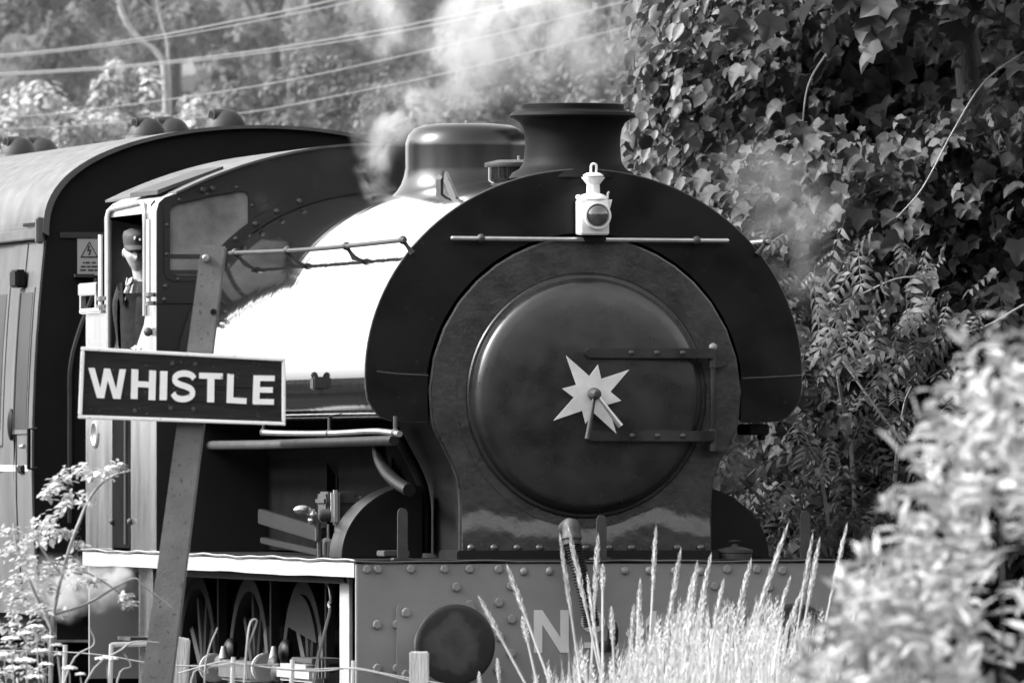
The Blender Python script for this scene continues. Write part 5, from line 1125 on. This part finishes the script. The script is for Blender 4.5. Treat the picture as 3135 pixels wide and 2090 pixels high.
# bare twigs by the fence
TW = thing('bare_shrub', 'leafless thorny twigs rising through the fence left of the sign post', 'shrub', gp(250, 54.5))
for pts in ([(120, 1700), (200, 1560), (280, 1490), (300, 1475), (330, 1472), (365, 1475)], [(480, 1640), (470, 1560), (480, 1490), (500, 1440)], [(100, 1640), (160, 1530), (215, 1480), (205, 1440)], [(250, 1650), (270, 1560), (300, 1530), (285, 1500)], [(420, 1700), (440, 1560), (475, 1545), (490, 1530), (640, 1525)], [(560, 1460), (572, 1440), (590, 1425), (575, 1470), (560, 1520)]):
    limb('twig', [onD(x, y+(120 if i == 0 else 0), 54.5) for i, (x, y) in enumerate(pts)], .006, .003, 'twig', TW, 5)
# umbel flowers
ORD2 = ['first', 'second', 'third', 'fourth', 'fifth', 'sixth', 'seventh', 'eighth', 'ninth', 'tenth', 'eleventh', 'twelfth', 'thirteenth', 'fourteenth', 'fifteenth']
for i, (px, py, w_) in enumerate(sorted(((83, 1435, 20), (60, 1450, 16), (110, 1460, 14), (25, 1462, 22), (95, 1490, 22), (130, 1478, 14), (60, 1512, 24), (30, 1530, 20), (105, 1522, 18), (135, 1500, 12), (160, 1530, 18), (185, 1545, 12), (245, 1507, 26), (80, 1550, 22), (10, 1500, 18)))):
    D = 51.5+.25*(i % 4); t = onD(px, py, D); q = w_/FPX*D; ft = Vector((t.x+rng.uniform(-.06, .06), t.y, float(ground_z(t.x, t.y))-.05))
    U_ = thing('umbel_flower', ORD2[i]+' flat white umbel flower from the left in the lower left corner' if px < 200 else 'lone flat white umbel flower left of the sign post foot', 'flower', ft, 'umbel flowers' if px < 200 else None)
    limb('stalk', [ft, ft.lerp(t, .6)+Vector((.02, 0, 0)), t-Vector((0, 0, q*.6))], .004, .0025, 'twig', U_, 5)
    hb_ = MB()
    for k in range(26): a = k*2.4; r = q*math.sqrt(k/26); hb_.sphere(t+Vector((r*math.cos(a), r*math.sin(a), -.25*r*r/q+rng.uniform(-.003, .003))), q*.19, 6, 4, (1, 1, .6))
    fh = hb_.build('flower_head', 'flower', U_); fh['kind'] = 'stuff'

# ---- long dry grass
GD = 55.0
def ear(b, tip_, d, L, rr, n=16):
    """seed head: narrow spikelets round the last part of the stalk"""
    for k in range(n):
        f_ = k/n; c = tip_-d*(L*(1-f_)); a = k*2.4; s_ = d.orthogonal().normalized(); s2 = d.cross(s_); o = (s_*math.cos(a)+s2*math.sin(a))
        rad = rr*(math.sin(math.pi*(.12+.83*f_))**.7); e = c+d*L*.16+o*rad
        m_ = (c+e)/2+o*rad*.35; w_ = d.cross(o)*rad*.5
        k0 = len(b.v); b.v += [c, m_+w_, e, m_-w_]; b.f += [(k0, k0+1, k0+2, k0+3)]
tops = [(1104, 1378, 1245, 1640, 120), (1168, 1308, 1290, 1640, 130), (1288, 1245, 1345, 1640, 190), (1308, 1225, 1400, 1640, 200), (1373, 1240, 1352, 1640, 150), (1384, 1300, 1384, 1640, 60), (1506, 1222, 1484, 1640, 150), (1561, 1275, 1500, 1640, 160), (1630, 1287, 1560, 1640, 170), (1722, 1296, 1640, 1640, 150), (1764, 1330, 1700, 1640, 150), (1803, 1222, 1660, 1640, 220), (1812, 1335, 1720, 1640, 140), (1864, 1242, 1800, 1640, 180), (1880, 1250, 1810, 1640, 160), (1942, 1218, 1850, 1640, 180), (2002, 1268, 1900, 1640, 150), (2022, 1300, 1930, 1640, 120), (1455, 1395, 1440, 1640, 90), (1350, 1330, 1395, 1640, 150), (1200, 1420, 1250, 1640, 60), (1142, 1515, 1160, 1700, 60), (1262, 1540, 1270, 1700, 60), (1100, 1545, 1110, 1700, 50), (1840, 1360, 1730, 1640, 130), (1470, 1340, 1455, 1640, 120), (1590, 1330, 1540, 1640, 130), (1660, 1340, 1600, 1640, 130), (1404, 1400, 1416, 1640, 90), (1600, 1300, 1560, 1640, 130)]
ORDN = ['first', 'second', 'third', 'fourth', 'fifth', 'sixth', 'seventh', 'eighth', 'ninth', 'tenth', 'eleventh', 'twelfth', 'thirteenth', 'fourteenth', 'fifteenth', 'sixteenth', 'seventeenth', 'eighteenth']
stem_n = [0, 0, 0]
for i, (tx, ty, bx_, by, L) in enumerate(sorted(tops)):
    D = GD+rng.uniform(-1.2, 1.2); t = onD(tx, ty, D); b0 = onD(bx_, by, D); d = (t-b0).normalized(); k = (b0.z-float(ground_z(b0.x, b0.y))+.05)/max(d.z, .3); ft = b0-d*k
    way = 0 if bx_ > tx+25 else (1 if bx_ < tx-25 else 2); stem_n[way] += 1
    G_ = thing('grass_stem', ORDN[stem_n[way]-1]+' from the left of the tall seeding grass stems '+('leaning left', 'leaning right', 'standing upright')[way], 'grass', ft, ('grass stems leaning left', 'grass stems leaning right', 'upright grass stems')[way])
    limb('stalk', [ft, ft.lerp(t, .5), t-d*.02], .0075, .005, 'grass', G_, 5)
    Lm = L/FPX*D*1.0; h_ = MB(); ear(h_, t, d, Lm, .0115+.005*rng.random(), 30); so_ = h_.build('seed_head', 'grass', G_, smooth=0, weld=False); so_['kind'] = 'stuff'
gb_ = MB()
def gtop(x): return float(np.interp(x, [1050, 1180, 1270, 1330, 1400, 1470, 1560, 1650, 1740, 1820, 1900, 2000, 2100], [1660, 1600, 1490, 1440, 1490, 1400, 1350, 1345, 1350, 1370, 1380, 1400, 1450]))
for i in range(1300):
    tx = rng.uniform(1080, 2100) if i % 5 else rng.uniform(1420, 1900); ty = gtop(tx)+abs(rng.normal())*85+rng.uniform(0, 30)+(70 if i > 850 else 0); D = GD+rng.uniform(-3, 2); lean = rng.normal()*85+.18*(tx-1450)
    t = onD(tx, ty, D); b0 = onD(tx-lean, ty+330, D); b0.z = float(ground_z(b0.x, b0.y)); md = b0.lerp(t, .55)+RT*rng.normal()*.01; w_ = RT*rng.uniform(.003, .008)+V*rng.normal()*.003
    k0 = len(gb_.v); gb_.v += [b0-w_, b0+w_, md+w_, md-w_, t]; gb_.f += [(k0, k0+1, k0+2, k0+3), (k0+3, k0+2, k0+4)]
    if i % 3 == 0: ear(gb_, t, (t-md).normalized(), rng.uniform(.10, .25), rng.uniform(.008, .016), 16)
for i in range(900):                                     # grass of the whole lineside strip
    px = rng.uniform(-200, 2500); D = rng.uniform(42, 58); b0 = gp(px, D); h = rng.uniform(.25, .5); t = b0+Vector((rng.normal()*.1, rng.normal()*.1, h)); w_ = RT*.004
    k0 = len(gb_.v); gb_.v += [b0-w_, b0+w_, t]; gb_.f += [(k0, k0+1, k0+2)]
tag(gb_.build('long_grass', 'grass', None, smooth=0, weld=False), 'dense mass of dry pale grass in front of the buffer beam', 'grass', kind='stuff')

# ================================================================== steam
def steam(name, label, blobs, Y, dens, nscale, thr, depthr=1.0, aniso=.25):
    """blobs: (px, py, radius px, weight) on the plane Y"""
    cs_ = [(onY(px, py, Y), r/FPX*(65+Y), w_) for px, py, r, w_ in blobs]
    lo = Vector([min(c[i]-r*1.25 for c, r, _ in cs_) for i in range(3)]); hi = Vector([max(c[i]+r*1.25 for c, r, _ in cs_) for i in range(3)])
    ctr = (lo+hi)/2
    m = bpy.data.materials.new(name); m.use_nodes = True; t = m.node_tree; t.nodes.clear(); L = t.links.new
    o = N(t, 'ShaderNodeOutputMaterial'); pv = N(t, 'ShaderNodeVolumePrincipled'); L(pv.outputs[0], o.inputs['Volume'])
    pv.inputs['Color'].default_value = g(.88); pv.inputs['Anisotropy'].default_value = aniso
    tc = N(t, 'ShaderNodeTexCoord'); nd = N(t, 'ShaderNodeTexNoise'); nd.inputs['Scale'].default_value = nscale*.6; nd.inputs['Detail'].default_value = 2; L(tc.outputs['Object'], nd.inputs['Vector'])
    sb = N(t, 'ShaderNodeVectorMath', operation='SUBTRACT'); sb.inputs[1].default_value = (.5, .5, .5); L(nd.outputs['Color'], sb.inputs[0])
    scl = N(t, 'ShaderNodeVectorMath', operation='SCALE'); scl.inputs['Scale'].default_value = 1.6*sum(r for _, r, _ in cs_)/len(cs_) if nscale > 2 else .5; L(sb.outputs[0], scl.inputs[0])
    ad = N(t, 'ShaderNodeVectorMath', operation='ADD'); L(tc.outputs['Object'], ad.inputs[0]); L(scl.outputs[0], ad.inputs[1])
    tot = None
    for c, r, w_ in cs_:
        ds = N(t, 'ShaderNodeVectorMath', operation='DISTANCE'); L(ad.outputs[0], ds.inputs[0]); ds.inputs[1].default_value = c-ctr
        mr = N(t, 'ShaderNodeMapRange', interpolation_type='SMOOTHSTEP'); mr.inputs[1].default_value = r*.9; mr.inputs[2].default_value = 0; mr.inputs[3].default_value = 0; mr.inputs[4].default_value = w_; L(ds.outputs['Value'], mr.inputs[0])
        if tot is None: tot = mr.outputs[0]
        else: s_ = N(t, 'ShaderNodeMath', operation='ADD'); L(tot, s_.inputs[0]); L(mr.outputs[0], s_.inputs[1]); tot = s_.outputs[0]
    nf = N(t, 'ShaderNodeTexNoise'); nf.inputs['Scale'].default_value = nscale; nf.inputs['Detail'].default_value = 5; nf.inputs['Roughness'].default_value = .6; L(ad.outputs[0], nf.inputs['Vector'])
    mr = N(t, 'ShaderNodeMapRange'); mr.inputs[1].default_value = thr; mr.inputs[2].default_value = thr+.3; L(nf.outputs[0], mr.inputs[0])
    mu = N(t, 'ShaderNodeMath', operation='MULTIPLY'); L(tot, mu.inputs[0]); L(mr.outputs[0], mu.inputs[1])
    m2 = N(t, 'ShaderNodeMath', operation='MULTIPLY'); L(mu.outputs[0], m2.inputs[0]); m2.inputs[1].default_value = dens; L(m2.outputs[0], pv.inputs['Density'])
    M[name] = m
    return tag(MB().box(ctr, hi-lo).build('steam', name, None, at=ctr, smooth=0), label, 'steam', kind='stuff')
steam('steam_chimney', 'white steam drifting back over the train above the dome and chimney', [(1160, 20, 230, 1.), (1040, 110, 150, .7), (1270, 80, 190, .6), (865, 30, 110, .9), (900, 70, 80, .6), (1010, 200, 110, .35), (1380, 100, 180, .3), (1330, 200, 120, .2), (1120, 180, 120, .4)], 5.0, 13.0, 3.6, .465)
steam('steam_valve', 'steam jet rising between the cab front and the dome', [(890, 290, 95, 1.), (925, 250, 100, .8), (868, 360, 75, .9), (970, 250, 100, .6), (1050, 230, 90, .35), (876, 420, 60, .7)], 5.4, 14., 5., .44)
steam('steam_cylinder', 'low puff of leaking steam beneath the cab at the left', [(275, 1318, 75, 1.), (235, 1340, 80, .9), (180, 1345, 85, .9), (305, 1312, 50, .8), (120, 1340, 85, .6), (150, 1375, 70, .6), (215, 1310, 60, .5)], 7.0, 15.0, 8., .41)
steam('steam_haze', 'thin drifting smoke veiling the woodland above the carriage', [(-100, 120, 700, .6), (350, 60, 700, .7), (800, 100, 700, .8), (1300, 60, 600, .6)], 34.0, .035, .9, .25)
steam('steam_side', 'thin wisp of steam beside the right side of the tank', [(1800, 500, 190, 1.), (1840, 610, 150, .7), (1760, 410, 130, .6), (1700, 1060, 130, .6)], 3.2, 1.6, 4., .40)
# trees on the near side of the valley, behind the viewer: seen only as the dark band mirrored in dome, lens and paint
tp_ = []
for i in range(420):
    a_ = R(rng.uniform(95, 335)); rd = rng.uniform(84, 104); cx_, cy2 = rd*math.sin(a_), rd*math.cos(a_); h = rng.uniform(14, 30)
    for k in range(4):
        p, q = clump((cx_+rng.normal()*2, cy2+rng.normal()*2, h*(.15+.25*k)), (4.5, 4.5, 3.2), 40, .6); tp_.append((p, q))
tp1 = np.concatenate([q[0] for q in tp_]); tp2 = np.concatenate([q[1] for q in tp_])
tag(link('valley_trees', leafmesh('valley_trees', T_DIA, tp1, tp2, rnd(len(tp1)), rng.uniform(1.2, 2.4, len(tp1)), 'leafA')), 'belt of trees across the valley mirrored as a dark band in the dome', 'woodland', kind='stuff')
# hedge beside the line, left of the frame, mirrored along the lower flank of the tank
hb0 = Vector((-7.5, 8, float(ground_z(-7.5, 8)))); HDG = thing('lineside_hedge', 'dark hedge along the left of the line mirrored in the flank of the tank', 'hedge', hb0)
hg = []
for i in range(260):
    y = rng.uniform(5, 120); hh = rng.uniform(1.6, 3.1)
    p, q = clump((-7.5-.06*y+rng.normal()*.4, y, hh*.5-.2), (.8, .8, hh*.5), 45, .6); hg.append((p, q))
h1 = np.concatenate([q[0] for q in hg]); h2 = np.concatenate([q[1] for q in hg])
cc = link('crown', leafmesh('crown', T_DIA, h1-np.array(hb0), h2, rnd(len(h1)), rng.uniform(.2, .4, len(h1)), 'leafA'), HDG); cc['kind'] = 'stuff'
